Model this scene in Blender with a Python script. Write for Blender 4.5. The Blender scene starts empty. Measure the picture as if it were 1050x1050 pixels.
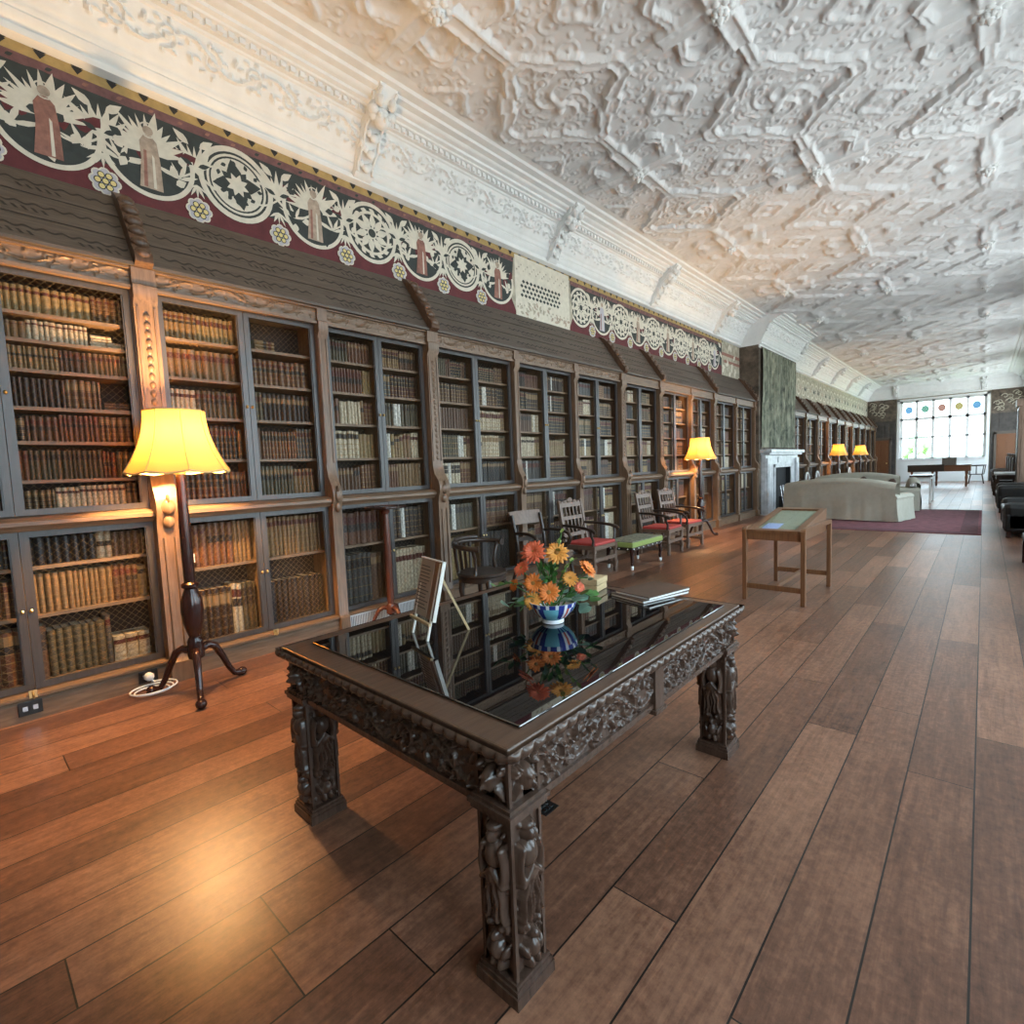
import bpy, math, random
import numpy as np
from mathutils import Vector, Matrix
random.seed(7); RNG = np.random.default_rng(7)
scn = bpy.context.scene; COL = scn.collection
PI = math.pi
def clampf(v, a, b): return max(a, min(b, v))

# ------------------------------------------------------------------ materials
MATS = {}
def nt(name):
    m = bpy.data.materials.new(name); m.use_nodes = True
    t = m.node_tree; b = t.nodes['Principled BSDF']; MATS[name] = m
    return m, t, b
def N(t, kind, **kw):
    n = t.nodes.new(kind)
    for k, v in kw.items():
        if k in n.inputs: n.inputs[k].default_value = v
        else: setattr(n, k, v)
    return n
def L(t, a, b): t.links.new(a, b)
def plain(name, c, rough=.5, spec=.5, metal=0., noise=0., nscale=20., bump=0., stretch=None, **kw):
    m, t, b = nt(name)
    b.inputs['Base Color'].default_value = (*c, 1); b.inputs['Roughness'].default_value = rough
    b.inputs['Specular IOR Level'].default_value = spec; b.inputs['Metallic'].default_value = metal
    if noise or bump:
        tc = N(t, 'ShaderNodeTexCoord'); mp = N(t, 'ShaderNodeMapping')
        mp.inputs['Scale'].default_value = stretch or (1, 1, 1)
        L(t, tc.outputs['Object'], mp.inputs['Vector'])
        nz = N(t, 'ShaderNodeTexNoise', Scale=nscale, Detail=6., Roughness=.6); L(t, mp.outputs['Vector'], nz.inputs['Vector'])
        if noise:
            r = N(t, 'ShaderNodeValToRGB')
            r.color_ramp.elements[0].position = .3; r.color_ramp.elements[1].position = .7
            r.color_ramp.elements[0].color = (*[clampf(x*(1-noise), 0, 1) for x in c], 1)
            r.color_ramp.elements[1].color = (*[clampf(x*(1+noise), 0, 1) for x in c], 1)
            L(t, nz.outputs['Fac'], r.inputs['Fac']); L(t, r.outputs['Color'], b.inputs['Base Color'])
        if bump:
            bp = N(t, 'ShaderNodeBump', Strength=bump, Distance=.01); L(t, nz.outputs['Fac'], bp.inputs['Height']); L(t, bp.outputs['Normal'], b.inputs['Normal'])
    for k, v in kw.items(): b.inputs[k].default_value = v
    return m
def wood(name, c, rough=.4, noise=.35, axis=0, sc=6., bump=.15):
    s = [9, 9, 9]; s[axis] = .8
    return plain(name, c, rough, .5, noise=noise, nscale=sc, bump=bump, stretch=tuple(s))

wood('oak_case', (.175, .108, .066), .4, axis=0)
wood('oak_upright', (.165, .098, .058), .4, axis=2)
wood('oak_bracket', (.10, .052, .030), .4, axis=2)
wood('oak_shelf', (.20, .125, .072), .5, axis=0)
wood('oak_dark', (.085, .064, .050), .5, axis=0)
wood('groove_shade', (.022, .017, .014), .6, axis=0)  # dark tone painted for the shade inside the canopy's engraved lines
wood('door_frame', (.055, .047, .045), .3, axis=2, noise=.2)
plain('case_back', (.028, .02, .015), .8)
plain('brass_wire', (.22, .16, .09), .4, metal=.5)
plain('brass', (.75, .55, .25), .3, metal=1.)
wood('carved_oak', (.085, .048, .033), .24, axis=2, noise=.3, bump=.1)
wood('carved_oak_top', (.10, .052, .031), .3, axis=0, noise=.3)
wood('mahogany', (.035, .012, .009), .18, axis=2, noise=.3, bump=.03)
wood('red_mahogany', (.12, .04, .025), .25, axis=2, noise=.3, bump=.03)
wood('chair_wood', (.035, .022, .016), .3, axis=2, noise=.3, bump=.05)
wood('chair_oak', (.16, .10, .07), .4, axis=2, noise=.3, bump=.05)
wood('teak', (.18, .078, .034), .35, axis=2, noise=.3, bump=.05)
wood('pale_wood', (.55, .40, .22), .5, axis=0, noise=.15, bump=.05)
wood('piano_wood', (.16, .065, .03), .3, axis=0)
plain('plaster', (.79, .80, .80), .75, .3, noise=.05, nscale=6., bump=.06)
plain('plaster_ceiling', (.76, .765, .775), .75, .3, noise=.07, nscale=3., bump=.06)
plain('wall_paint', (.36, .33, .27), .8, noise=.12, nscale=3.)
plain('wall_dark', (.055, .045, .04), .7, noise=.4, nscale=5.)
plain('white_paint', (.78, .78, .78), .4)
plain('cream_paint', (.66, .61, .51), .75, noise=.1, nscale=14.)
plain('green_paint', (.035, .042, .040), .75, noise=.2, nscale=12.)
plain('red_paint', (.11, .020, .024), .75, noise=.25, nscale=9.)
plain('mauve_paint', (.16, .075, .075), .75, noise=.3, nscale=14.)
plain('gold_paint', (.40, .27, .10), .6, noise=.2, nscale=12.)
plain('grey_paint', (.10, .095, .085), .75, noise=.3, nscale=8.)
plain('robe_paint', (.40, .31, .24), .75, noise=.3, nscale=20.)
plain('rose_paint', (.28, .13, .10), .75, noise=.3, nscale=20.)
plain('lilac_paint', (.47, .45, .50), .75)
plain('yellow_paint', (.70, .58, .25), .7)
plain('black_paint', (.015, .015, .015), .6)
plain('faded_frieze', (.40, .36, .28), .8, noise=.4, nscale=7.)
plain('dark_frieze', (.10, .075, .055), .8, noise=.7, nscale=5.)
plain('black_glass', (.004, .004, .005), .015, .9, IOR=1.75)
plain('paper', (.78, .76, .70), .7)
plain('page_edge', (.48, .40, .29), .8, noise=.25, nscale=60.)
plain('blue_paper', (.30, .42, .72), .6)
plain('green_paper', (.24, .27, .18), .6, noise=.15, nscale=9.)
plain('ink', (.06, .05, .05), .7)
plain('grey_card', (.30, .26, .225), .6, noise=.06, nscale=14.)
wood('sign_brown', (.13, .065, .04), .35, axis=2)
plain('sign_edge', (.75, .72, .66), .5)
plain('cover_brown', (.09, .05, .035), .35, noise=.2)
plain('porcelain', (.80, .82, .86), .12, .6)
plain('cobalt', (.03, .05, .28), .15, .6)
plain('turquoise', (.20, .55, .66), .15, .6)
plain('iron_red', (.55, .10, .06), .15, .6)
plain('petal_orange', (.74, .19, .025), .55, noise=.15, nscale=50.)
plain('petal_coral', (.70, .13, .05), .55, noise=.15, nscale=50.)
plain('petal_peach', (.80, .33, .06), .55, noise=.12, nscale=50.)
plain('flower_heart', (.35, .16, .03), .7)
plain('leaf_green', (.06, .17, .035), .5, noise=.3, nscale=30.)
plain('leaf_blue', (.16, .27, .20), .5, noise=.2, nscale=30.)
plain('leaf_lime', (.28, .36, .10), .5, noise=.2, nscale=30.)
plain('red_cloth', (.48, .06, .05), .75, noise=.15, nscale=40.)
plain('green_cloth', (.29, .36, .10), .75, noise=.1, nscale=40.)
plain('needlework', (.20, .19, .13), .85, noise=.6, nscale=25.)
plain('linen', (.42, .385, .31), .85, noise=.06, nscale=10., bump=.1)
plain('brown_cloth', (.10, .055, .04), .8, noise=.4, nscale=20.)
plain('black_leather', (.008, .007, .007), .4, noise=.2, nscale=30.)
plain('rug_wool', (.17, .055, .065), .95, noise=.35, nscale=7.)
plain('rug_border', (.10, .035, .04), .95, noise=.3, nscale=9.)
plain('marble', (.52, .53, .55), .3, noise=.3, nscale=5.)
plain('soot', (.012, .012, .013), .8)
plain('steel', (.6, .6, .62), .25, metal=1.)
plain('vent_white', (.62, .64, .66), .5)
plain('black_plastic', (.01, .01, .01), .3)
plain('white_plastic', (.85, .85, .83), .3)
plain('white_chair', (.75, .75, .73), .4)
plain('grass', (.30, .42, .16), .9, noise=.3, nscale=2.)
plain('foliage', (.38, .50, .28), .9, noise=.4, nscale=3.)
for k, c in (('stain_blue', (.42, .66, .85)), ('stain_red', (.78, .50, .42)), ('stain_gold', (.80, .68, .38)), ('stain_green', (.45, .68, .55))):
    m, t, b = nt(k); tp = N(t, 'ShaderNodeBsdfTransparent'); tp.inputs['Color'].default_value = (*[x**1.6*.11 for x in c], 1); L(t, tp.outputs[0], t.nodes['Material Output'].inputs['Surface'])
LEATHER = {  # name -> colour, spoken name
 'leather_brown': ((.150, .075, .040), 'brown'), 'leather_dark': ((.055, .030, .020), 'dark brown'),
 'leather_tan': ((.300, .180, .085), 'tan'), 'leather_ochre': ((.380, .265, .120), 'ochre'),
 'leather_chestnut': ((.190, .080, .040), 'chestnut'), 'leather_red': ((.110, .040, .028), 'reddish'),
 'leather_olive': ((.130, .105, .062), 'olive brown'), 'leather_grey': ((.110, .100, .090), 'grey'),
 'vellum': ((.520, .430, .300), 'cream'), 'vellum_white': ((.680, .650, .580), 'white'), 'leather_black': ((.022, .018, .018), 'black')}
for k, (c, _) in LEATHER.items(): plain(k, tuple(x*(.62 if 'vellum' not in k else .85) for x in c), .42, .5, noise=.4, nscale=45., bump=.15)
plain('gilt', (.30, .20, .085), .4, metal=.4); plain('label_red', (.085, .022, .015), .5); plain('label_dark', (.03, .022, .018), .5); plain('label_tan', (.22, .14, .07), .5)

# lamp shade: glowing silk, lit by the bulb inside it
m, t, b = nt('silk_shade')
b.inputs['Base Color'].default_value = (.58, .36, .12, 1); b.inputs['Roughness'].default_value = .8
tr = N(t, 'ShaderNodeBsdfTranslucent'); tr.inputs['Color'].default_value = (.50, .235, .045, 1)
em = N(t, 'ShaderNodeEmission', Strength=.07); em.inputs['Color'].default_value = (1., .45, .06, 1)
mx = N(t, 'ShaderNodeMixShader'); mx.inputs[0].default_value = .15; L(t, b.outputs[0], mx.inputs[1]); L(t, tr.outputs[0], mx.inputs[2])
ad = N(t, 'ShaderNodeAddShader'); L(t, mx.outputs[0], ad.inputs[0]); L(t, em.outputs[0], ad.inputs[1])
L(t, ad.outputs[0], t.nodes['Material Output'].inputs['Surface'])
plain('shade_trim', (.70, .52, .22), .7)
m, t, b = nt('lit_bulb'); b.inputs['Emission Color'].default_value = (1., .72, .35, 1); b.inputs['Emission Strength'].default_value = 8.

# clear pane
m, t, b = nt('clear_glass')
tp = N(t, 'ShaderNodeBsdfTransparent'); tp.inputs['Color'].default_value = (.96, .98, .98, 1); gl = N(t, 'ShaderNodeBsdfGlossy', Roughness=.03)
fr = N(t, 'ShaderNodeFresnel', IOR=1.45); mx = N(t, 'ShaderNodeMixShader')
def outer_only(t, fr):                      # only the outer face of a pane mirrors
    ge = N(t, 'ShaderNodeNewGeometry'); iv = N(t, 'ShaderNodeMath', operation='SUBTRACT'); iv.inputs[0].default_value = 1.; L(t, ge.outputs['Backfacing'], iv.inputs[1])
    mu = N(t, 'ShaderNodeMath', operation='MULTIPLY'); L(t, fr.outputs[0], mu.inputs[0]); L(t, iv.outputs[0], mu.inputs[1]); return mu.outputs[0]
L(t, outer_only(t, fr), mx.inputs[0]); L(t, tp.outputs[0], mx.inputs[1]); L(t, gl.outputs[0], mx.inputs[2])
L(t, mx.outputs[0], t.nodes['Material Output'].inputs['Surface'])

m, t, b = nt('museum_glass')
tp = N(t, 'ShaderNodeBsdfTransparent'); gl = N(t, 'ShaderNodeBsdfGlossy', Roughness=.03); fr = N(t, 'ShaderNodeFresnel', IOR=1.16); mx = N(t, 'ShaderNodeMixShader')
L(t, outer_only(t, fr), mx.inputs[0]); L(t, tp.outputs[0], mx.inputs[1]); L(t, gl.outputs[0], mx.inputs[2]); L(t, mx.outputs[0], t.nodes['Material Output'].inputs['Surface'])
# tapestry of leafy greens
m, t, b = nt('tapestry'); tc = N(t, 'ShaderNodeTexCoord'); mp = N(t, 'ShaderNodeMapping'); mp.inputs['Scale'].default_value = (2.2, 2.2, .8)
L(t, tc.outputs['Object'], mp.inputs['Vector']); nz = N(t, 'ShaderNodeTexNoise', Scale=2.6, Detail=9., Roughness=.7, Distortion=.6); L(t, mp.outputs['Vector'], nz.inputs['Vector'])
r = N(t, 'ShaderNodeValToRGB'); L(t, nz.outputs['Fac'], r.inputs['Fac']); L(t, r.outputs['Color'], b.inputs['Base Color']); b.inputs['Roughness'].default_value = .9
r.color_ramp.elements[0].position = .36; r.color_ramp.elements[0].color = (.045, .052, .040, 1); r.color_ramp.elements[1].position = .66; r.color_ramp.elements[1].color = (.36, .355, .26, 1)
e = r.color_ramp.elements.new(.5); e.color = (.165, .172, .125, 1)

# floor boards: rows of random-length planks along X
PLW = .238
m, t, b = nt('floor_boards')
def M(op, a, bb=None, cc=None):
    n = t.nodes.new('ShaderNodeMath'); n.operation = op
    for i, v in enumerate((a, bb, cc)):
        if v is None: continue
        if isinstance(v, (int, float)): n.inputs[i].default_value = v
        else: L(t, v, n.inputs[i])
    return n.outputs[0]
tc = N(t, 'ShaderNodeTexCoord'); sx = N(t, 'ShaderNodeSeparateXYZ'); L(t, tc.outputs['Object'], sx.inputs[0])
yw = M('DIVIDE', M('SUBTRACT', sx.outputs[1], -.005), PLW); row = M('FLOOR', yw); fy = M('FRACT', yw)
wn = N(t, 'ShaderNodeTexWhiteNoise', noise_dimensions='1D'); L(t, row, wn.inputs['W'])
xl = M('DIVIDE', M('ADD', sx.outputs[0], M('MULTIPLY', wn.outputs['Value'], 7.)), 2.35); colm = M('FLOOR', xl); fx = M('FRACT', xl)
cb = N(t, 'ShaderNodeCombineXYZ'); L(t, row, cb.inputs[0]); L(t, colm, cb.inputs[1])
w2 = N(t, 'ShaderNodeTexWhiteNoise', noise_dimensions='2D'); L(t, cb.outputs[0], w2.inputs['Vector'])
gy = M('MINIMUM', fy, M('SUBTRACT', 1., fy)); gx = M('MINIMUM', fx, M('SUBTRACT', 1., fx))
gap = M('MAXIMUM', M('LESS_THAN', gy, .013), M('LESS_THAN', gx, .0011))
ofs = N(t, 'ShaderNodeVectorMath', operation='ADD'); sc3 = N(t, 'ShaderNodeVectorMath', operation='SCALE'); sc3.inputs['Scale'].default_value = 40.
L(t, w2.outputs['Color'], sc3.inputs[0]); L(t, tc.outputs['Object'], ofs.inputs[0]); L(t, sc3.outputs[0], ofs.inputs[1])
mp = N(t, 'ShaderNodeMapping'); mp.inputs['Scale'].default_value = (1.1, 15, 15); L(t, ofs.outputs[0], mp.inputs['Vector'])
g1 = N(t, 'ShaderNodeTexNoise', Scale=1.6, Detail=8., Roughness=.62, Distortion=1.1); L(t, mp.outputs[0], g1.inputs['Vector'])
g2 = N(t, 'ShaderNodeTexNoise', Scale=1.7, Detail=5., Roughness=.6); L(t, ofs.outputs[0], g2.inputs['Vector'])
mp3 = N(t, 'ShaderNodeMapping'); mp3.inputs['Scale'].default_value = (5, 60, 60); L(t, ofs.outputs[0], mp3.inputs['Vector'])
g3 = N(t, 'ShaderNodeTexNoise', Scale=2., Detail=4., Roughness=.7); L(t, mp3.outputs[0], g3.inputs['Vector'])
g4 = N(t, 'ShaderNodeTexNoise', Scale=26., Detail=6., Roughness=.75); L(t, ofs.outputs[0], g4.inputs['Vector'])
tone = M('ADD', M('MULTIPLY', M('SUBTRACT', g4.outputs['Fac'], .5), .55), M('ADD', M('ADD', M('MULTIPLY', w2.outputs['Value'], .26), M('MULTIPLY', g1.outputs['Fac'], .42)), M('ADD', M('MULTIPLY', g2.outputs['Fac'], .36), M('MULTIPLY', g3.outputs['Fac'], .22))))
r = N(t, 'ShaderNodeValToRGB'); L(t, tone, r.inputs['Fac'])
r.color_ramp.elements[0].position = .36; r.color_ramp.elements[0].color = (.036, .016, .011, 1); r.color_ramp.elements[1].position = .92; r.color_ramp.elements[1].color = (.38, .182, .105, 1)
e = r.color_ramp.elements.new(.64); e.color = (.172, .076, .044, 1)
mxc = N(t, 'ShaderNodeMix', data_type='RGBA'); L(t, gap, mxc.inputs['Factor']); L(t, r.outputs['Color'], mxc.inputs['A']); mxc.inputs['B'].default_value = (.012, .008, .006, 1)
L(t, mxc.outputs['Result'], b.inputs['Base Color'])
rr = N(t, 'ShaderNodeMapRange'); rr.inputs['To Min'].default_value = .285; rr.inputs['To Max'].default_value = .43; L(t, g2.outputs['Fac'], rr.inputs['Value']); L(t, rr.outputs[0], b.inputs['Roughness'])
hgt = M('SUBTRACT', M('ADD', M('ADD', M('MULTIPLY', g4.outputs['Fac'], .18), M('MULTIPLY', g3.outputs['Fac'], .15)), M('MULTIPLY', g1.outputs['Fac'], .25)), M('MULTIPLY', gap, 1.2))
bp = N(t, 'ShaderNodeBump', Strength=.35, Distance=.006); L(t, hgt, bp.inputs['Height']); L(t, bp.outputs[0], b.inputs['Normal'])

# ------------------------------------------------------------------ mesh builder
class MB:
    def __init__(s): s.v = []; s.f = []; s.m = []
    def add(s, vs, fs, m=0):
        k = len(s.v); s.v.extend([tuple(p) for p in vs])
        for i, f in enumerate(fs):
            s.f.append(tuple(k+j for j in f)); s.m.append(m[i] if isinstance(m, (list, tuple)) else m)
        return s
    def box(s, x0, x1, y0, y1, z0, z1, m=0):
        x0, x1 = min(x0, x1), max(x0, x1); y0, y1 = min(y0, y1), max(y0, y1); z0, z1 = min(z0, z1), max(z0, z1)
        return s.add([(x0,y0,z0),(x1,y0,z0),(x1,y1,z0),(x0,y1,z0),(x0,y0,z1),(x1,y0,z1),(x1,y1,z1),(x0,y1,z1)],
              [(0,3,2,1),(4,5,6,7),(0,1,5,4),(1,2,6,5),(2,3,7,6),(3,0,4,7)], m)
    def bar(s, a, c, w, d=None, m=0, up=(0,0,1)):           # square bar from a to c
        a, c = Vector(a), Vector(c); d = d or w; z = (c-a).normalized(); u = Vector(up)
        if abs(z.dot(u)) > .95: u = Vector((1,0,0))
        x = z.cross(u).normalized(); y = x.cross(z)
        P = [p + x*sx*w/2 + y*sy*d/2 for p in (a, c) for sx, sy in ((-1,-1),(1,-1),(1,1),(-1,1))]
        return s.add(P, [(3,2,1,0),(4,5,6,7),(0,1,5,4),(1,2,6,5),(2,3,7,6),(3,0,4,7)], m)
    def tube(s, pts, r, n=8, m=0, closed=False):
        pts = [Vector(p) for p in pts]; K = len(pts); R = r if isinstance(r, (list, tuple)) else [r]*K
        V = []; px = None
        for i, p in enumerate(pts):
            if closed: tg = pts[(i+1) % K]-pts[i-1]
            else: tg = pts[min(i+1, K-1)]-pts[max(i-1, 0)]
            tg.normalize()
            if px is None:
                u = Vector((0,0,1)) if abs(tg.z) < .9 else Vector((1,0,0)); px = tg.cross(u).normalized()
            px = (px - tg*px.dot(tg)).normalized(); py = tg.cross(px)
            V += [p + (px*math.cos(a)+py*math.sin(a))*R[i] for a in (2*PI*j/n for j in range(n))]
        F = []
        for i in range(K if closed else K-1):
            b0, b1 = i*n, ((i+1) % K)*n
            F += [(b0+j, b0+(j+1) % n, b1+(j+1) % n, b1+j) for j in range(n)]
        if not closed: F += [tuple(range(n-1, -1, -1)), tuple((K-1)*n+j for j in range(n))]
        return s.add(V, F, m)
    def lathe(s, prof, n=20, c=(0,0,0), m=0, mf=None):       # prof: (r, z)
        V = [(c[0]+r*math.cos(2*PI*j/n), c[1]+r*math.sin(2*PI*j/n), c[2]+z) for r, z in prof for j in range(n)]
        F = []; ms = []
        for i in range(len(prof)-1):
            for j in range(n):
                F.append((i*n+j, i*n+(j+1) % n, (i+1)*n+(j+1) % n, (i+1)*n+j)); ms.append(mf(i, j) if mf else m)
        F += [tuple(range(n-1, -1, -1)), tuple((len(prof)-1)*n+j for j in range(n))]; ms += [m, m]
        return s.add(V, F, ms)
    def blob(s, c, r, n=8, k=6, m=0):
        rx, ry, rz = r if isinstance(r, (tuple, list)) else (r, r, r)
        prof = [(math.sin(PI*i/k), -math.cos(PI*i/k)) for i in range(k+1)]; prof[0] = (.05, -1); prof[-1] = (.05, 1)
        V = [(c[0]+rx*q*math.cos(2*PI*j/n), c[1]+ry*q*math.sin(2*PI*j/n), c[2]+rz*z) for q, z in prof for j in range(n)]
        F = [(i*n+j, i*n+(j+1) % n, (i+1)*n+(j+1) % n, (i+1)*n+j) for i in range(k) for j in range(n)]
        F += [tuple(range(n-1, -1, -1)), tuple(k*n+j for j in range(n))]
        return s.add(V, F, m)
    def prism(s, poly, a0, a1, axis=0, m=0):                 # poly in the two other axes
        def P(q, a): return {0: (a, q[0], q[1]), 1: (q[0], a, q[1]), 2: (q[0], q[1], a)}[axis]
        n = len(poly); V = [P(q, a0) for q in poly]+[P(q, a1) for q in poly]
        F = [(i, (i+1) % n, n+(i+1) % n, n+i) for i in range(n)]+[tuple(range(n-1, -1, -1)), tuple(range(n, 2*n))]
        return s.add(V, F, m)
    def grid(s, P, m=0, flip=False):                         # P: array (a, b, 3)
        P = np.asarray(P); A, B = P.shape[:2]; k = len(s.v); s.v.extend(map(tuple, P.reshape(-1, 3).tolist()))
        I = (np.arange(A-1)[:, None]*B+np.arange(B-1)[None, :]+k).reshape(-1)
        Q = np.stack([I, I+1, I+B+1, I+B], 1)
        if flip: Q = Q[:, ::-1]
        s.f.extend(map(tuple, Q.tolist())); s.m.extend([m]*len(Q)); return s
    def flat(s, pts, y, m=0):                                # polygon painted on the left wall: pts (x, z)
        return s.add([(x, y, z) for x, z in pts], [tuple(range(len(pts)))], m)
    def xf(s, M4, k=0):
        s.v[k:] = [tuple(M4 @ Vector(p)) for p in s.v[k:]]; return s
    def build(s, name, mats, parent=None, smooth=None, bevel=0, norm=False):
        me = bpy.data.meshes.new(name); me.from_pydata(s.v, [], s.f)
        if isinstance(mats, str): mats = [mats]
        for q in mats: me.materials.append(MATS[q])
        if len(mats) > 1: me.polygons.foreach_set('material_index', s.m)
        if norm:
            import bmesh
            bm = bmesh.new(); bm.from_mesh(me); bmesh.ops.recalc_face_normals(bm, faces=bm.faces); bm.to_mesh(me); bm.free()
        if smooth is not None:
            me.polygons.foreach_set('use_smooth', [True]*len(me.polygons))
            if smooth < 179: me.set_sharp_from_angle(angle=math.radians(smooth))
        me.update()
        o = bpy.data.objects.new(name, me); COL.objects.link(o)
        if parent is not None: o.parent = parent
        if bevel:
            bv = o.modifiers.new('b', 'BEVEL'); bv.width = bevel; bv.segments = 2; bv.limit_method = 'ANGLE'; bv.angle_limit = math.radians(50)
        return o
def tag(o, label=None, cat=None, group=None, kind=None):
    for k, v in (('label', label), ('category', cat), ('group', group), ('kind', kind)):
        if v: o[k] = v
    return o
def thing(name, loc, label, cat, group=None, rz=0.):
    o = bpy.data.objects.new(name, None); COL.objects.link(o); o.location = loc; o.rotation_euler = (0, 0, rz); o.empty_display_size = .1
    return tag(o, label, cat, group)
def dup(root, loc, rz, label):
    def cp(o, par):
        c = o.copy(); COL.objects.link(c); c.parent = par
        for ch in [x for x in o.children]: cp(ch, c)
        return c
    r = cp(root, None); r.location = loc; r.rotation_euler = (0, 0, rz); r['label'] = label; return r
def struct(o): o['kind'] = 'structure'; return o

# ------------------------------------------------------------------ relief height maps (numpy)
class Relief:
    """A small height field stamped with tubes and blobs; wraps along axis 0 (and 1 if wrap)."""
    def __init__(s, W, H, res, wrap1=False):
        s.nx, s.ny = int(round(W/res)), int(round(H/res)); s.W, s.H, s.wrap1 = W, H, wrap1
        s.dx, s.dy = W/s.nx, H/s.ny; s.h = np.zeros((s.nx, s.ny))
    def stamp(s, x, y, rx, ry, h, ang=0., base=0.):
        R = max(rx, ry); i0, i1 = int((x-R)/s.dx)-1, int((x+R)/s.dx)+2; j0, j1 = int((y-R)/s.dy)-1, int((y+R)/s.dy)+2
        I = np.arange(i0, i1+1); J = np.arange(j0, j1+1)
        if not s.wrap1: J = J[(J >= 0) & (J < s.ny)]
        if len(J) == 0: return
        X = (I*s.dx-x)[:, None]; Y = (J*s.dy-y)[None, :]; c, sn = math.cos(ang), math.sin(ang)
        d = ((X*c+Y*sn)/rx)**2+((-X*sn+Y*c)/ry)**2; v = np.where(d < 1, base+h*np.sqrt(np.clip(1-d, 0, 1)), 0)
        ix = np.ix_(I % s.nx, J % s.ny); s.h[ix] = np.maximum(s.h[ix], v)
    def curve(s, pts, r, h, taper=True):
        n = len(pts)
        for i, (x, y) in enumerate(pts):
            k = (1-.55*i/n) if taper else 1.
            s.stamp(x, y, r*k, r*k, h*k)
    def spiral(s, cx, cy, R, turns, ang, hand, r, h):
        n = int(max(14, turns*2*PI*R*.6/min(s.dx, s.dy)/1.5)); pts = []
        for i in range(n):
            q = i/(n-1); rad = R*(1-q*.88); a = ang+hand*turns*2*PI*q; pts.append((cx+rad*math.cos(a), cy+rad*math.sin(a)))
        s.curve(pts, r, h); s.stamp(cx, cy, r*1.6, r*1.6, h*1.2)
        return pts
    def leaf(s, x, y, l, ang, h): s.stamp(x+.5*l*math.cos(ang), y+.5*l*math.sin(ang), l*.5, l*.2, h, ang)
    def rinceau(s, n, y0, amp, r, h, leaves=3):
        P = s.W/n
        for k in range(n):
            sg = 1 if k % 2 == 0 else -1
            pts = [(P*(k+q/40), y0-sg*amp*.75*math.cos(PI*q/40)) for q in range(41)]; s.curve(pts, r*.9, h*.8, False)
            cx, cy = P*(k+.5), y0+sg*amp*.12
            s.spiral(cx, cy, amp*.8, 1.5, -sg*PI*.5, sg, r, h)
            for i in range(leaves*2):
                a = 2*PI*i/(leaves*2)+.4; s.leaf(cx+amp*.82*math.cos(a), cy+amp*.82*math.sin(a), amp*.55, a+sg*.8, h*.8)
            s.leaf(P*k, y0+sg*amp*.2, amp*.8, sg*1.2, h); s.leaf(P*k, y0-sg*amp*.2, amp*.7, -sg*1.9, h*.8)
    def sample(s, X, Y):
        fx = (np.asarray(X)/s.dx) % s.nx; fy = np.asarray(Y)/s.dy
        fy = fy % s.ny if s.wrap1 else np.clip(fy, 0, s.ny-1.001)
        i, j = np.floor(fx).astype(int), np.floor(fy).astype(int); a, b = fx-i, fy-j
        i = i % s.nx; i2 = (i+1) % s.nx; j2 = (j+1) % s.ny if s.wrap1 else np.minimum(j+1, s.ny-1); j = j % s.ny
        return s.h[i, j]*(1-a)*(1-b)+s.h[i2, j]*a*(1-b)+s.h[i, j2]*(1-a)*b+s.h[i2, j2]*a*b

XE, YL, YR, XB = 36., 5.0, -1.5, -2.2       # end wall, left wall, right wall, wall behind
ZC, ZK = 5.3, 4.6                            # ceiling, foot of the cornice
BX0, BX1, YB = 14.9, 18.55, 4.5              # chimney breast

# ------------------------------------------------------------------ floor, walls
struct(MB().box(XB-.3, XE+.3, YR-.35, YL+.3, -.2, 0).build('floor', 'floor_boards'))
struct(MB().box(XB-.3, XE+.3, YL, YL+.3, 0, 5.6).build('wall_left', 'wall_paint'))
WIN = [(-.3, 1.5), (2.6, 6.0), (7.2, 10.6), (12., 15.4), (18.5, 22.), (24., 27.5), (29.5, 35.6)]
WZ0, WZ1 = .75, 4.4
w = MB(); xs = [XB-.3]+[v for p in WIN for v in p]+[XE+.3]
for i in range(0, len(xs), 2): w.box(xs[i], xs[i+1], YR-.35, YR, 0, 5.6)
for a, c in WIN: w.box(a, c, YR-.35, YR, 0, WZ0); w.box(a, c, YR-.35, YR, WZ1, 5.6)
struct(w.build('wall_right', 'wall_paint'))
struct(MB().box(XB-.3, XB, YR-.35, YL+.3, 0, 5.6).build('wall_back', 'wall_paint'))
EW = (-.08, 3.52, 1.22, 4.42)                # end window y0 y1 z0 z1
e = MB()
e.box(XE, XE+.4, YR, EW[0], 0, 5.6); e.box(XE, XE+.4, EW[1], YL, 0, 5.6); e.box(XE, XE+.4, EW[0], EW[1], EW[3], 5.6); e.box(XE, XE+.4, EW[0], EW[1], 0, EW[2])
struct(e.build('wall_end', 'wall_paint'))
# chimney breast
struct(MB().box(BX0, BX1, YB, YL, 0, 5.5).build('wall_chimney', 'dark_frieze'))
# windows on the right wall
for i, (a, c) in enumerate(WIN):
    f = MB()
    for x in np.linspace(a+.03, c-.03, 4): f.box(x-.04, x+.04, YR-.25, YR-.12, WZ0, WZ1)
    for z in (WZ0+.03, 3.0, WZ1-.03): f.box(a, c, YR-.25, YR-.12, z-.04, z+.04)
    o = struct(f.build('window_%d' % (i+2), 'white_paint'))
    struct(MB().box(a, c, YR-.19, YR-.185, WZ0, WZ1).build('pane', 'clear_glass', o))

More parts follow.
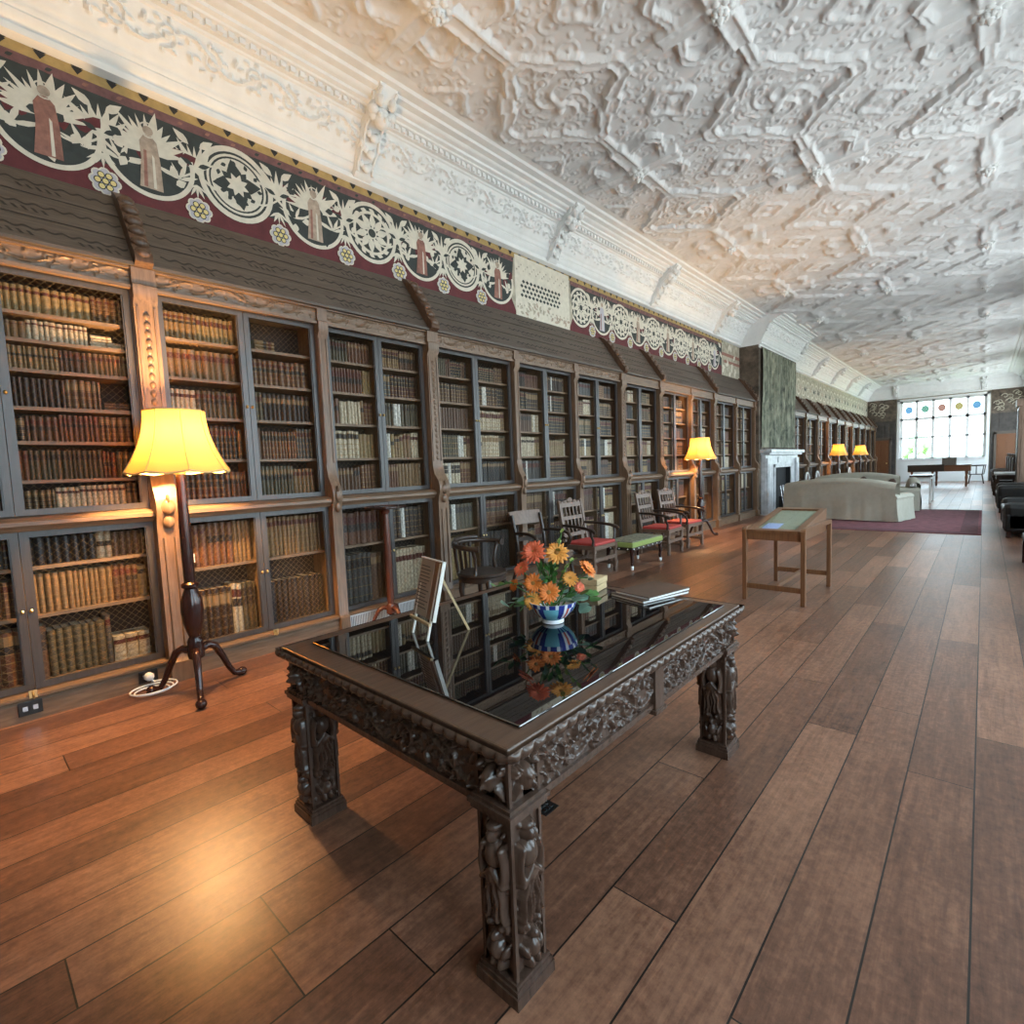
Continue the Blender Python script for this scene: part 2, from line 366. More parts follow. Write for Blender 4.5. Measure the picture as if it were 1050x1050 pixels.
# end window: white frame, stone mullions, heraldic glass in the top row
y0, y1, z0, z1 = EW
f = MB(); ys = np.linspace(y0+.06, y1-.06, 6)
for k, y in enumerate(ys):
    wd = .08 if k in (0, 5) else .06
    f.box(XE+.1, XE+.26, y-wd, y+wd, z0, z1)
for z, hh in ((z0+.03, .05), (2.40, .04), (3.42, .07), (z1-.04, .06)): f.box(XE+.1, XE+.26, y0, y1, z-hh, z+hh)
f.box(XE-.03, XE+.1, y0-.1, y0+.02, 0, z1+.1); f.box(XE-.03, XE+.1, y1-.02, y1+.1, 0, z1+.1); f.box(XE-.03, XE+.1, y0-.1, y1+.1, z1, z1+.1)
win = struct(f.build('window_1', 'white_paint'))
struct(MB().box(XE+.17, XE+.175, y0, y1, z0, z1).build('pane', 'clear_glass', win))
sg = MB()
for k in range(5):
    ya, yb = ys[k]+.07, ys[k+1]-.07; yc = (ya+yb)/2; za, zb = 3.55, z1-.12; zc = (za+zb)/2
    sg.add([(XE+.165, yc+.17*math.sin(2*PI*i/16), zc+.2*math.cos(2*PI*i/16)) for i in range(16)], [tuple(range(16))], k % 4)
    for _ in range(9):
        a, rr_ = random.random()*2*PI, random.uniform(.2, .33); cy, cz = clampf(yc+rr_*math.cos(a), ya+.05, yb-.05), clampf(zc+rr_*1.2*math.sin(a), za+.05, zb-.05); s_ = random.uniform(.025, .05)
        sg.add([(XE+.164, cy+s_*math.sin(2*PI*i/6), cz+s_*math.cos(2*PI*i/6)) for i in range(6)], [tuple(range(6))], random.randrange(4))
struct(sg.build('heraldic_glass', ['stain_blue', 'stain_gold', 'stain_red', 'stain_green'], win))
# white panelling under the window
p = MB().box(XE-.04, XE, y0, y1, 0, z0)
for k in range(5): p.box(XE-.055, XE-.04, ys[k]+.08, ys[k+1]-.08, .2, z0-.15)
p.box(XE-.14, XE, y0, y1, z0-.03, z0+.02)
struct(p.build('trim_7', 'white_paint'))
# end wall hangings, doors and friezes on both sides of the window
for i, (ya, yb) in enumerate(((3.66, YL), (YR, -.22))):
    struct(MB().box(XE-.03, XE, ya, yb, 3.4, ZK).build('trim_%d' % (8+i), 'dark_frieze'))
    q = MB().box(XE-.05, XE, ya, yb, 0, 3.4)
    for k in range(5): q.box(XE-.065, XE-.05, ya+.05+k*(yb-ya)/5, ya-.05+(k+1)*(yb-ya)/5, 2.5, 3.3)
    struct(q.build('trim_%d' % (10+i), 'wall_dark'))
    v = MB(); rnd = random.Random(i)
    for k in range(16):
        yy, zz = rnd.uniform(ya+.15, yb-.15), rnd.uniform(3.6, 4.4); v.tube([(XE-.035, yy+.13*math.cos(a)*(1-a/9), zz+.13*math.sin(a)*(1-a/9)) for a in np.linspace(0, 5.5, 14)], .02, 5)
    struct(v.build('vine', 'faded_frieze', bpy.data.objects['trim_%d' % (8+i)]))
for i, (ya, yb) in enumerate(((3.95, 4.75), (-1.15, -.45))):
    d = MB().box(XE-.1, XE-.05, ya, yb, 0, 2.35); 
    for za, zb in ((.2, .9), (1.05, 2.2)):
        for c0, c1 in ((.08, .46), (.54, .92)): d.box(XE-.115, XE-.1, ya+(yb-ya)*c0, ya+(yb-ya)*c1, za, zb)
    o = struct(d.build('door_%d' % (i+1), 'piano_wood')); fr_ = MB()
    fr_.box(XE-.12, XE-.05, ya-.1, ya, 0, 2.45); fr_.box(XE-.12, XE-.05, yb, yb+.1, 0, 2.45); fr_.box(XE-.12, XE-.05, ya-.1, yb+.1, 2.35, 2.5)
    struct(fr_.build('door_frame', 'oak_dark', o)); struct(MB().blob((XE-.15, ya+.1, 1.05), .035).build('door_knob', 'brass', o))

# ------------------------------------------------------------------ ceiling with strapwork, bosses and scroll relief
T = 3.3
ce = Relief(T, T, T/330, True)
xx = (np.arange(ce.nx)*ce.dx)[:, None]+np.zeros((1, ce.ny)); yy = np.zeros((ce.nx, 1))+(np.arange(ce.ny)*ce.dy)[None, :]
def tor(cx, cy):
    dx = (xx-cx+T/2) % T-T/2; dy = (yy-cy+T/2) % T-T/2; return dx, dy
scroll = Relief(T, T, T/330, True); rib = np.zeros_like(ce.h)
def band(d, w, h):       # flat rib with a raised fillet on both edges
    a = np.abs(d); k = np.clip((w-a)/.012, 0, 1)
    return k*(h+.018*np.exp(-((a-w*.72)/.014)**2)-.006*(a < w*.45))
for cx, cy in ((T/2, 0), (0, T/2)):          # framed panels
    dx, dy = tor(cx, cy); rad = np.hypot(dx, dy); th = np.arctan2(dy, dx)
    R = .60+.085*np.cos(4*th)+.035*np.tanh(4*np.cos(8*th)); rib = np.maximum(rib, np.where(rad < .9, band(rad-R, .085, .048), 0))
for cx, cy in ((0, 0), (T/2, T/2)):          # bosses with crossed bars and loops
    dx, dy = tor(cx, cy); rad = np.hypot(dx, dy); th = np.arctan2(dy, dx)
    for u, v in ((dx, dy), (dy, dx)):
        rib = np.maximum(rib, np.where(np.abs(u) < .56, band(v, .10, .075), 0)*(np.clip((.56-np.abs(u))/.012, 0, 1)))
        rib = np.maximum(rib, np.where((np.abs(u) > .5) & (np.abs(u) < .95), band(v, .055, .045), 0))
    R = .47-.10*np.cos(4*th)+.03*np.tanh(4*np.cos(8*th)); rib = np.maximum(rib, np.where(rad < .75, band(rad-R, .06, .05), 0))
    rib = np.maximum(rib, .10*np.clip((.16-rad)/.03, 0, 1))
for cx, cy in ((T/4, T/4), (3*T/4, T/4), (T/4, 3*T/4), (3*T/4, 3*T/4)):
    dx, dy = tor(cx, cy); rad = np.hypot(dx, dy); rib = np.maximum(rib, band(rad-.20-.03*np.cos(4*np.arctan2(dy, dx)), .035, .032)); rib = np.maximum(rib, .03*np.clip((.07-rad)/.04, 0, 1))
rnd = random.Random(5); placed = []
for _ in range(1500):
    x, y, R = rnd.uniform(0, T), rnd.uniform(0, T), rnd.uniform(.06, .13)
    if ce.nx and rib[int(x/ce.dx) % ce.nx, int(y/ce.dy) % ce.ny] > .01: continue
    if any(math.hypot((x-a+T/2) % T-T/2, (y-b_+T/2) % T-T/2) < .85*(R+c) for a, b_, c in placed): continue
    placed.append((x, y, R)); scroll.spiral(x, y, R, rnd.uniform(1., 1.7), rnd.uniform(0, 6.3), rnd.choice((-1, 1)), .0135, .026)
    for k in range(6):
        a = rnd.uniform(0, 6.3); scroll.leaf(x+R*math.cos(a), y+R*math.sin(a), R*.55, a+rnd.uniform(-.6, .6), .019)
for cx, cy, sd in ((T/2, 0, 3), (0, T/2, 4)):     # bold figures in the middle of the panels
    q = random.Random(sd); dx, dy = tor(cx, cy); scroll.h *= np.clip((np.hypot(dx, dy)-.42)/.05, 0, 1)*1. if False else 1
    for k in range(5):
        a = 2*PI*k/5+sd; pts = [(cx+(.08+.26*s_)*math.cos(a+1.6*s_*s_), cy+(.08+.26*s_)*math.sin(a+1.6*s_*s_)) for s_ in np.linspace(0, 1, 46)]
        scroll.curve(pts, .030, .045); scroll.spiral(cx+.33*math.cos(a+1.5), cy+.33*math.sin(a+1.5), .09, 1.2, a, 1, .018, .032)
    scroll.stamp(cx, cy, .10, .06, .055, sd); scroll.stamp(cx+.1, cy+.06, .045, .045, .06)
grain = RNG.random(ce.h.shape)
for _ in range(2): grain = (grain+np.roll(grain, 1, 0)+np.roll(grain, 1, 1)+np.roll(grain, -1, 0)+np.roll(grain, -1, 1))/5
ce.h = np.maximum(rib, scroll.h*(rib < .01))+(rib > .02)*(grain-.5)*.035
YC0, YC1 = 1.75-2.47, 1.75+2.47
def ceil_patch(X0, X1, st):
    X = np.linspace(X0, X1, int((X1-X0)/st)+1); Y = np.linspace(YC0, YC1, int((YC1-YC0)/st)+1)
    XX, YY = np.meshgrid(X, Y, indexing='ij'); H = ce.sample(XX-3.0, YY-1.7+T/2)
    e_ = np.clip(np.minimum(YY-YC0, YC1-YY)/.05, 0, 1); return np.stack([XX, YY, ZC-H*e_], -1)
cm = MB()
for X0, X1, st in ((XB, 1., .06), (1., 8.5, .0165), (8.5, 15, .027), (15, XE, .055)): cm.grid(ceil_patch(X0, X1, st))
ceiling = struct(cm.build('ceiling', 'plaster_ceiling', smooth=179))
struct(MB().box(XB-.3, XE+.3, YR-.3, YL+.3, ZC+.12, ZC+.35).build('roof', 'plaster'))
# hanging bosses: cherub-like clusters with leaves
def boss():
    b = MB(); b.lathe([(.13, .05), (.13, 0), (.09, -.03), (.10, -.06), (.05, -.10), (.03, -.15), (.012, -.19)], 12); rnd = random.Random(2)
    for k in range(8):
        a = k*PI/4; b.blob((.12*math.cos(a), .12*math.sin(a), -.03), (.05, .05, .045)); b.blob((.065*math.cos(a+.4), .065*math.sin(a+.4), -.10), (.03, .03, .035))
    return b
bm0 = None
for k in range(-1, 11):
    for j, off in ((-1, 0), (0, T/2), (1, 0)):
        X, Y = 3.0+T*k+off, 1.7+j*T/2
        if not 0 < X < XE-.4: continue
        if bm0 is None: bm0 = boss().build('pendant_boss', 'plaster', ceiling, smooth=50); o = bm0
        else: o = bm0.copy(); COL.objects.link(o)
        o.parent = ceiling; o.location = (X, Y, ZC-.06); o.scale = (.78, .78, .8); o['kind'] = 'structure'

# ------------------------------------------------------------------ cornice
PROF = [(5.0, 4.58), (4.93, 4.60), (4.93, 4.635), (4.955, 4.65), (4.955, 4.665), (4.92, 4.69), (4.90, 4.73), (4.905, 4.745), (4.89, 4.76), (4.885, 4.80), (4.865, 4.82),
        (4.85, 4.85), (4.72, 5.08), (4.70, 5.085), (4.69, 5.10), (4.645, 5.10), (4.64, 5.15), (4.60, 5.155), (4.59, 5.17), (4.55, 5.18), (4.545, 5.205), (4.49, 5.215), (4.47, 5.235), (4.40, 5.24), (4.385, 5.265), (4.30, 5.27), (4.28, 5.295), (4.19, 5.30), (4.18, 5.32)]
cr = Relief(1.3, .264, .0075); cr.rinceau(4, .132, .10, .013, .040, 4)
dense = []
for i in range(len(PROF)-1):
    a, c = PROF[i], PROF[i+1]; n = 26 if i == 11 else 2
    for k in range(n): dense.append((a[0]+(c[0]-a[0])*k/n, a[1]+(c[1]-a[1])*k/n, (k/n if i == 11 else -1)))
dense.append((*PROF[-1], -1))
def cornice_seg(X0, X1, st, dy=0., mirror=False):
    X = np.linspace(X0, X1, int((X1-X0)/st)+1); D = np.array(dense); n = np.array((-.23, -.13)); n = n/np.linalg.norm(n)
    XX = X[:, None]+0*D[None, :, 0]; V = np.clip(D[:, 2], 0, 1)[None, :]*.264+0*XX
    Hh = np.where(D[None, :, 2] >= 0, cr.sample(XX, V), 0)
    Y = D[None, :, 0]+Hh*(-.87)-dy; Z = D[None, :, 1]+Hh*(-.49)
    if mirror: Y = (YL+YR)-Y
    return np.stack([XX, Y+0*XX, Z+0*XX], -1)
c = MB()
for a, b_, st, dy in ((XB, .5, .06, 0), (.5, 7., .014, 0), (7., BX0, .03, 0), (BX0, BX1, .04, YL-YB), (BX1, XE, .06, 0)): c.grid(cornice_seg(a, b_, st, dy), 0, True)
for xa in (BX0, BX1):
    poly = [(y-(YL-YB), z) for y, z in PROF]+[(5.0, 5.32), (5.0, 4.58)]; c.prism(poly, xa-.004, xa+.004, 0)
x = .6
while x < BX0-.1:                                           # dentils
    if abs((x-.0) % 3.25) > .14 and abs((x) % 3.25) < 3.11: c.box(x, x+.045, 4.615, 4.66, 5.103, 5.147)
    x += .085
trim1 = struct(c.build('trim_1', 'plaster', smooth=40))
struct(MB().grid(cornice_seg(XB, XE, .08, 0, True)).build('trim_2', 'plaster', smooth=40))
# end cornice
c = MB().prism([(XE-(YL-y), z) for y, z in PROF]+[(XE, 5.32)], YR, YL, 1)
c2 = MB(); c2.v = c.v; c2.f = c.f; c2.m = c.m
endc = struct(c2.build('trim_3', 'plaster'))
def console():
    b = MB()
    out = [(4.95, 4.61), (4.90, 4.62), (4.87, 4.66), (4.85, 4.74), (4.80, 4.80), (4.74, 4.86), (4.71, 4.93), (4.68, 5.0), (4.60, 5.05), (4.50, 5.10), (4.43, 5.18), (4.36, 5.24), (4.36, 5.31), (4.95, 5.31)]
    b.prism(out, -.10, .10, 0)
    for s_ in (-1, 1):                                      # side volutes
        b.tube([(s_*.105, 4.76+(.07-.010*i*.7)*math.cos(i*.55), 4.86+(.07-.010*i*.7)*math.sin(i*.55)) for i in range(10)], .016, 6)
        b.tube([(s_*.105, 4.50+(.07-.010*i*.7)*math.cos(i*.55), 5.19+(.07-.010*i*.7)*math.sin(i*.55)) for i in range(10)], .016, 6)
        b.tube([(s_*.085, y-.012, z-.012) for y, z in out[2:12]], .014, 6); b.blob((s_*.10, 4.50, 5.08), (.055, .05, .045)); b.blob((s_*.07, 4.42, 5.14), (.04, .05, .06))
    b.blob((0, 4.52, 5.02), (.075, .07, .085), 10, 8); b.blob((0, 4.46, 5.0), (.02, .03, .03)); b.blob((0, 4.53, 5.09), (.09, .08, .05)); 
    for s_ in (-1, 1): b.blob((s_*.05, 4.47, 5.04), .025); b.blob((s_*.085, 4.54, 5.06), (.04, .05, .06))
    for k, (y, z) in enumerate(((4.68, 4.92), (4.76, 4.80), (4.85, 4.70))):
        b.blob((0, y-.02, z-.01), (.05, .03, .045)); b.blob((.05, y-.01, z+.03), (.03, .025, .04)); b.blob((-.05, y-.01, z+.03), (.03, .025, .04))
    return b
c0 = None
for k in range(0, 11):
    X = 3.25*k
    if BX0-.5 < X < BX0+.2: X = BX0-.12
    if X <= .0 or BX0 < X < BX1+.1: continue
    if c0 is None: c0 = console().build('console_bracket', 'plaster', trim1, smooth=50); o = c0
    else: o = c0.copy(); COL.objects.link(o)
    o.parent = trim1; o.location = (X, 0, 0); o['kind'] = 'structure'
for Yc in (3.65, .05):
    o = c0.copy(); COL.objects.link(o); o.parent = endc; o.rotation_euler = (0, 0, -PI/2); o.location = (XE-YL, Yc, 0); o['kind'] = 'structure'

# ------------------------------------------------------------------ painted frieze on the left wall
FM = ['green_paint', 'red_paint', 'mauve_paint', 'gold_paint', 'black_paint', 'cream_paint', 'robe_paint', 'rose_paint', 'lilac_paint', 'yellow_paint', 'grey_paint', 'faded_frieze']
GR, RD, MV, GO, BK, CR, RO, RS, LI, YE, GY, FA = range(12)
fz = MB(); TICK = [0]
def lay(k):
    TICK[0] = (TICK[0]+1) % 61; return YL-.002-.0016*k-.000025*TICK[0]
def rect(x0, x1, z0, z1, k, m): fz.flat([(x0, z0), (x1, z0), (x1, z1), (x0, z1)], lay(k), m)
def disc(cx, cz, r, k, m, n=20, rz=None): fz.flat([(cx+r*math.cos(2*PI*i/n), cz+(rz or r)*math.sin(2*PI*i/n)) for i in range(n)], lay(k), m)
def ring(cx, cz, r0, r1, k, m, a0=0., a1=2*PI, n=36):
    V = []; ly = lay(k)
    for i in range(n+1):
        a = a0+(a1-a0)*i/n; V += [(cx+r0*math.cos(a), ly, cz+r0*math.sin(a)), (cx+r1*math.cos(a), ly, cz+r1*math.sin(a))]
    fz.add(V, [(2*i, 2*i+1, 2*i+3, 2*i+2) for i in range(n)], m)
def leafp(x, z, l, a, k, m, w=.26):
    c_, s_ = math.cos(a), math.sin(a); pts = [(0, 0), (.25, w*.8), (.5, w), (.8, w*.45), (1, 0), (.8, -w*.45), (.5, -w), (.25, -w*.8)]
    fz.flat([(x+l*(p*c_-q*s_), z+l*(p*s_+q*c_)) for p, q in pts], lay(k), m)
def ribbon(pts, w, k, m):
    V = []; ly = lay(k)
    for i, (x, z) in enumerate(pts):
        x2, z2 = pts[min(i+1, len(pts)-1)]; x1, z1 = pts[max(i-1, 0)]; d = math.hypot(x2-x1, z2-z1) or 1; nx, nz = -(z2-z1)/d, (x2-x1)/d
        V += [(x+nx*w/2, ly, z+nz*w/2), (x-nx*w/2, ly, z-nz*w/2)]
    fz.add(V, [(2*i, 2*i+1, 2*i+3, 2*i+2) for i in range(len(pts)-1)], m)
FX0, FX1 = XB, 13.6
rect(FX0, FX1, 3.95, 4.44, 0, GR); rect(FX0, FX1, 3.70, 3.95, 0, RD); rect(FX0, FX1, 3.55, 3.72, 1, GY); rect(FX0, FX1, 4.44, 4.51, 0, MV); rect(FX0, FX1, 4.51, 4.62, 0, GO)
x = FX0
while x < FX1:
    fz.flat([(x-.01, 4.60), (x+.05, 4.55), (x+.11, 4.60)], lay(1), BK); fz.flat([(x+.015, 4.57), (x+.05, 4.525), (x+.085, 4.57)], lay(1), BK)
    leafp(x+.07, 4.465, .05, .5, 1, RS if int(x*9) % 2 else GR); x += .205
rf = random.Random(11)
def fan(x, z, a, n, l, spread, k, m):
    for i in range(n): leafp(x, z, l*rf.uniform(.75, 1.1), a+spread*(i/(n-1)-.5), k, m, rf.uniform(.07, .13))
def roundel(x, kind):
    z = 4.135; R = .315
    disc(x, z, R, 1, GR, 36)
    if kind == 'star':
        ring(x, z, R-.045, R, 3, CR); ring(x, z, R-.085, R-.065, 3, CR); disc(x, z, R-.10, 2, CR, 30)
        for i in range(8): leafp(x, z, .21 if i % 2 == 0 else .15, i*PI/4+.2, 4, GR, .3)
        for i in range(12): leafp(x+.17*math.cos(i*.5236), z+.17*math.sin(i*.5236), .05, i*.9, 5, GR, .35)
        for i in range(8): leafp(x, z, .10, i*PI/4+.5, 5, CR, .25)
    elif kind == 'rosette':
        ring(x, z, R-.04, R, 3, CR); ring(x, z, R-.12, R-.09, 3, CR)
        for i in range(10): leafp(x+.05*math.cos(i*.628), z+.05*math.sin(i*.628), .17, i*.628+.35, 4, CR, .22)
        for i in range(14): leafp(x+.22*math.cos(i*.449), z+.22*math.sin(i*.449), .08, i*.449+1.3, 4, CR, .3)
        disc(x, z, .045, 5, GR); ring(x, z, .045, .06, 5, CR)
    else:                                                   # robed figure in a leafy ring
        ring(x, z-.02, R-.03, R+.005, 3, CR, PI*.92, 2*PI*1.04)
        for i in range(7): leafp(x-.25+.08*i, z+.05+.03*math.sin(i*2), .13, rf.uniform(0, 6.2), 2, RD, .4)
        fan(x, z+.02, PI*.28, 7, .30, 1.5, 3, CR); fan(x, z+.02, PI*.80, 7, .30, 1.3, 3, CR)
        fan(x-.2, z-.12, PI*.5, 4, .16, 2.4, 3, CR); fan(x+.2, z-.12, PI*.5, 4, .16, 2.4, 3, CR)
        for i in range(9): leafp(x+rf.uniform(-.22, .22), z+rf.uniform(-.22, .12), .09, rf.uniform(0, 6.2), 4, rf.choice((CR, CR, GR)), .35)
        m_ = rf.choice((RO, RO, LI, RS))
        fz.flat([(x-.085, z-.27), (x+.075, z-.27), (x+.07, z-.05), (x+.055, z+.10), (x+.02, z+.14), (x-.03, z+.14), (x-.065, z+.08), (x-.06, z-.05)], lay(5), m_)
        fz.flat([(x-.055, z-.26), (x-.03, z-.26), (x-.02, z+.02), (x-.04, z+.02)], lay(6), RS); fz.flat([(x+.01, z-.26), (x+.03, z-.26), (x+.03, z-.02), (x+.015, z+.0)], lay(6), CR)
        disc(x, z+.175, .036, 6, RO, 12); ring(x, z+.18, .05, .06, 6, CR, 0, 2*PI, 16)
    return
def between(x, dense_):
    fan(x, 4.12, PI*.5, 7, .27, 1.5, 2, CR); fan(x, 4.02, -PI*.5, 5, .13, 1.9, 2, CR)
    ribbon([(x-.36+.72*q/16, 4.13+.10*math.sin(q/16*2*PI)) for q in range(17)], .022, 2, CR); ribbon([(x-.36+.72*q/16, 4.13-.10*math.sin(q/16*2*PI)) for q in range(17)], .016, 2, CR)
    for s_ in (-1, 1): leafp(x+s_*.04, 4.33, .14, PI/2-s_*.9, 3, CR, .22); leafp(x+s_*.02, 4.17, .10, PI/2-s_*1.2, 4, GR, .2)
def flower(x, z, R=.092):
    for i in range(8): disc(x+R*.72*math.cos(i*PI/4), z+R*.72*math.sin(i*PI/4), R*.40, 6, CR, 12); disc(x+R*.70*math.cos(i*PI/4), z+R*.70*math.sin(i*PI/4), R*.30, 7, LI, 10)
    disc(x, z, R*.85, 8, LI, 16)
    for i in range(7):
        a = i*PI/3; q = R*.52 if i < 6 else 0; disc(x+q*math.cos(a), z+q*math.sin(a), R*.27, 9, BK, 12); disc(x+q*math.cos(a), z+q*math.sin(a), R*.20, 10, YE, 10)
XR = [-1.3, -.62, .06, .72, 1.34, 2.0, 2.72, 3.38, 4.05, 4.70, 5.36]
KR = ['fig', 'star', 'fig', 'fig', 'fig', 'star', 'fig', 'rosette', 'fig', 'star', 'fig']
XR2 = [7.35+.64*i for i in range(10)]; KR2 = ['rosette' if i % 2 == 0 else 'fig' for i in range(10)]
for xs_, ks in ((XR, KR), (XR2, KR2)):
    for i, (x, kd) in enumerate(zip(xs_, ks)):
        roundel(x, kd)
        if i+1 < len(xs_): between((x+xs_[i+1])/2, True)
        if i > 0: flower((x+xs_[i-1])/2+.0, 3.81)
# paler later panel in the middle and at the end
rect(5.72, 7.02, 3.72, 4.56, 4, CR); fz.flat([(5.62, 3.95), (5.75, 3.72), (7.0, 3.72), (7.12, 3.95), (7.05, 4.5), (5.7, 4.5)], lay(3), FA)
for i in range(11):
    for j in range(4): x, z = 5.86+.085*i+.04*(j % 2), 4.02+.065*j; fz.flat([(x-.036, z), (x, z-.028), (x+.036, z), (x, z+.028)], lay(6), GR)
for i in range(26):
    x, z = 5.76+.048*i, 4.36+.04*(i % 3); disc(x, z, .014, 6, FA, 8); disc(x, 3.84+.04*(i % 2), .016, 6, FA, 8)
for i in range(30): leafp(rf.uniform(5.8, 6.95), rf.uniform(3.74, 3.95), .09, rf.uniform(0, 6.2), 5, rf.choice((FA, RO)), .25)
rect(13.6, BX0, 3.55, 4.62, 0, FA); rect(13.6, BX0, 4.22, 4.3, 1, RS); rect(13.75, BX0, 4.05, 4.12, 1, RS)
for i in range(14): leafp(rf.uniform(13.4, 14.7), rf.uniform(3.7, 4.4), .2, rf.uniform(0, 6.2), 2, CR, .25)
# far half beyond the chimney breast: faded
rect(BX1, XE, 3.5, 4.62, 0, FA)
x = BX1+.4
while x < XE-.3:
    ring(x, 4.1, .24, .29, 2, CR, n=16); fan(x, 4.1, PI/2, 6, .2, 5., 2, CR); fan(x+.33, 4.0, PI/2, 5, .3, 2., 2, GR if int(x) % 2 else RO); x += .68
struct(fz.build('trim_4', FM))

# ------------------------------------------------------------------ bookcases
YF, YU, YS = 4.60, 4.665, 4.76                # lower face, upper face, spine line
ZB, ZL0, ZL1, ZU = .17, 1.25, 1.325, 2.93
rin = Relief(.72, .14, .006); rin.rinceau(3, .07, .05, .008, .014, 3)
def mesh_wires(x0, x1, z0, z1, y, p=.038, w=.0017):
    b = MB(); Wd, H = x1-x0, z1-z0; q = p*1.25
    for sg in (1, -1):
        k = -H
        while k < Wd:
            # line x = k + s*(z) clipped
            za, zb = max(0, -k), min(H, Wd-k)
            if zb-za > .02:
                xa, xb = k+za, k+zb
                if sg < 0: xa, xb = Wd-xa, Wd-xb
                A, B = Vector((x0+xa, y, z0+za)), Vector((x0+xb, y, z0+zb)); d = (B-A).normalized(); nx = Vector((-d.z, 0, d.x))*w/2
                b.add([A+nx, A-nx, B-nx, B+nx, A+Vector((0, -w*.8, 0)), B+Vector((0, -w*.8, 0))], [(0, 4, 5, 3), (4, 1, 2, 5), (1, 0, 3, 2)])
            k += q
    return b
def frame(b, x0, x1, z0, z1, y0, y1, w, m=0):
    b.box(x0, x0+w, y0, y1, z0, z1, m); b.box(x1-w, x1, y0, y1, z0, z1, m); b.box(x0+w, x1-w, y0, y1, z0, z0+w, m); b.box(x0+w, x1-w, y0, y1, z1-w, z1, m)
    b.box(x0+w, x0+w+.008, y0+.012, y1, z0+w, z1-w, m); b.box(x1-w-.008, x1-w, y0+.012, y1, z0+w, z1-w, m)
def pilaster(x, major):
    b = MB(); w = .15 if major else .095; d = .03 if major else 0.
    lo, up = YF-.055-d, YF-.0-d*.6
    prof = [(5.0, 0), (lo-.03, 0), (lo-.03, .15), (lo-.01, .17), (lo, .19), (lo, 1.18), (lo-.012, 1.24), (lo-.035, 1.30), (lo-.035, 1.36), (lo-.01, 1.43), (up-.02, 1.50), (up, 1.60), (up, 2.82), (up-.03, 2.86), (up-.03, 2.95), (up-.015, 2.96), (up-.02, 3.072), (5.0, 3.072)]
    b.prism(prof, x-w/2, x+w/2, 0)
    for s_ in (-1, 1): b.box(x+s_*w*.36-.008, x+s_*w*.36+.008, up-.008, up, 1.64, 2.8)
    b.blob((x, lo-.035, 1.33), (w*.32, .022, .06)); b.blob((x, lo-.02, 1.22), (w*.25, .02, .05)); b.tube([(x, lo-.04+.012*math.cos(a), 1.39+.03*math.sin(a)) for a in np.linspace(0, 5, 9)], .009, 5)
    if major:
        z = 1.68
        while z < 2.78: b.blob((x, up-.004, z), (.022, .01, .026), 6, 4); z += .062
        b.tube([(x-.035, lo-.006, .25), (x-.035, lo-.006, 1.1)], .008, 5); b.tube([(x+.035, lo-.006, .25), (x+.035, lo-.006, 1.1)], .008, 5)
    return b
def bracket(x):
    prof = [(4.55, 3.075), (4.62, 3.075), (5.0, 3.60), (5.0, 3.76), (4.90, 3.70), (4.80, 3.60), (4.70, 3.44), (4.60, 3.30), (4.56, 3.22), (4.50, 3.16), (4.50, 3.10)]
    b = MB().prism(prof, x-.055, x+.055, 0)
    for i, (y, z) in enumerate(((4.52, 3.16), (4.575, 3.26), (4.63, 3.36), (4.69, 3.45), (4.76, 3.55), (4.84, 3.64))): b.blob((x, y, z), (.06, .03, .04))
    return b
def canopy(x0, x1, fine):
    b = MB(); A, B = np.array((4.585, 3.085)), np.array((5.0, 3.70)); d = (B-A)/np.linalg.norm(B-A); Ln = np.linalg.norm(B-A); n = np.array((-d[1], d[0]))
    b.box(x0, x1, 4.545, 4.60, 3.076, 3.10)
    nb = 3
    for k in range(nb):
        a0, a1 = Ln*k/nb, Ln*(k+1)/nb; P = [A+d*a0+n*.004, A+d*a1+n*.004, A+d*(a1)+n*.022, A+d*(a0)+n*.030]
        b.prism([tuple(p) for p in P], x0, x1, 0, 0)
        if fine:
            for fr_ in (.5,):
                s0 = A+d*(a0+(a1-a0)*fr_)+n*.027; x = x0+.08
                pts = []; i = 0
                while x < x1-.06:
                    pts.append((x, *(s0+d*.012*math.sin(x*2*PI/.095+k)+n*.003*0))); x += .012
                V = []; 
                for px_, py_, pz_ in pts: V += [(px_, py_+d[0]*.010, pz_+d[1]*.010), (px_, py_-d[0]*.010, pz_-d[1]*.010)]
                b.add(V, [(2*i, 2*i+1, 2*i+3, 2*i+2) for i in range(len(pts)-1)], 1)  # wavy ribbon coloured dark in place of a shadowed groove
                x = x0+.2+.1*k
                while x < x1-.3:                            # groups of short slanted dashes, dark colour for the shadow in carved cuts
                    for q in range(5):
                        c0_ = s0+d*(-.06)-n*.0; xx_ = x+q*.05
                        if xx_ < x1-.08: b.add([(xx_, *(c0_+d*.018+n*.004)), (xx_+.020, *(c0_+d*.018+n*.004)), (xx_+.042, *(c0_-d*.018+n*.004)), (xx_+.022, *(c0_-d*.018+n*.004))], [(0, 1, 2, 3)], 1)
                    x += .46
    return b

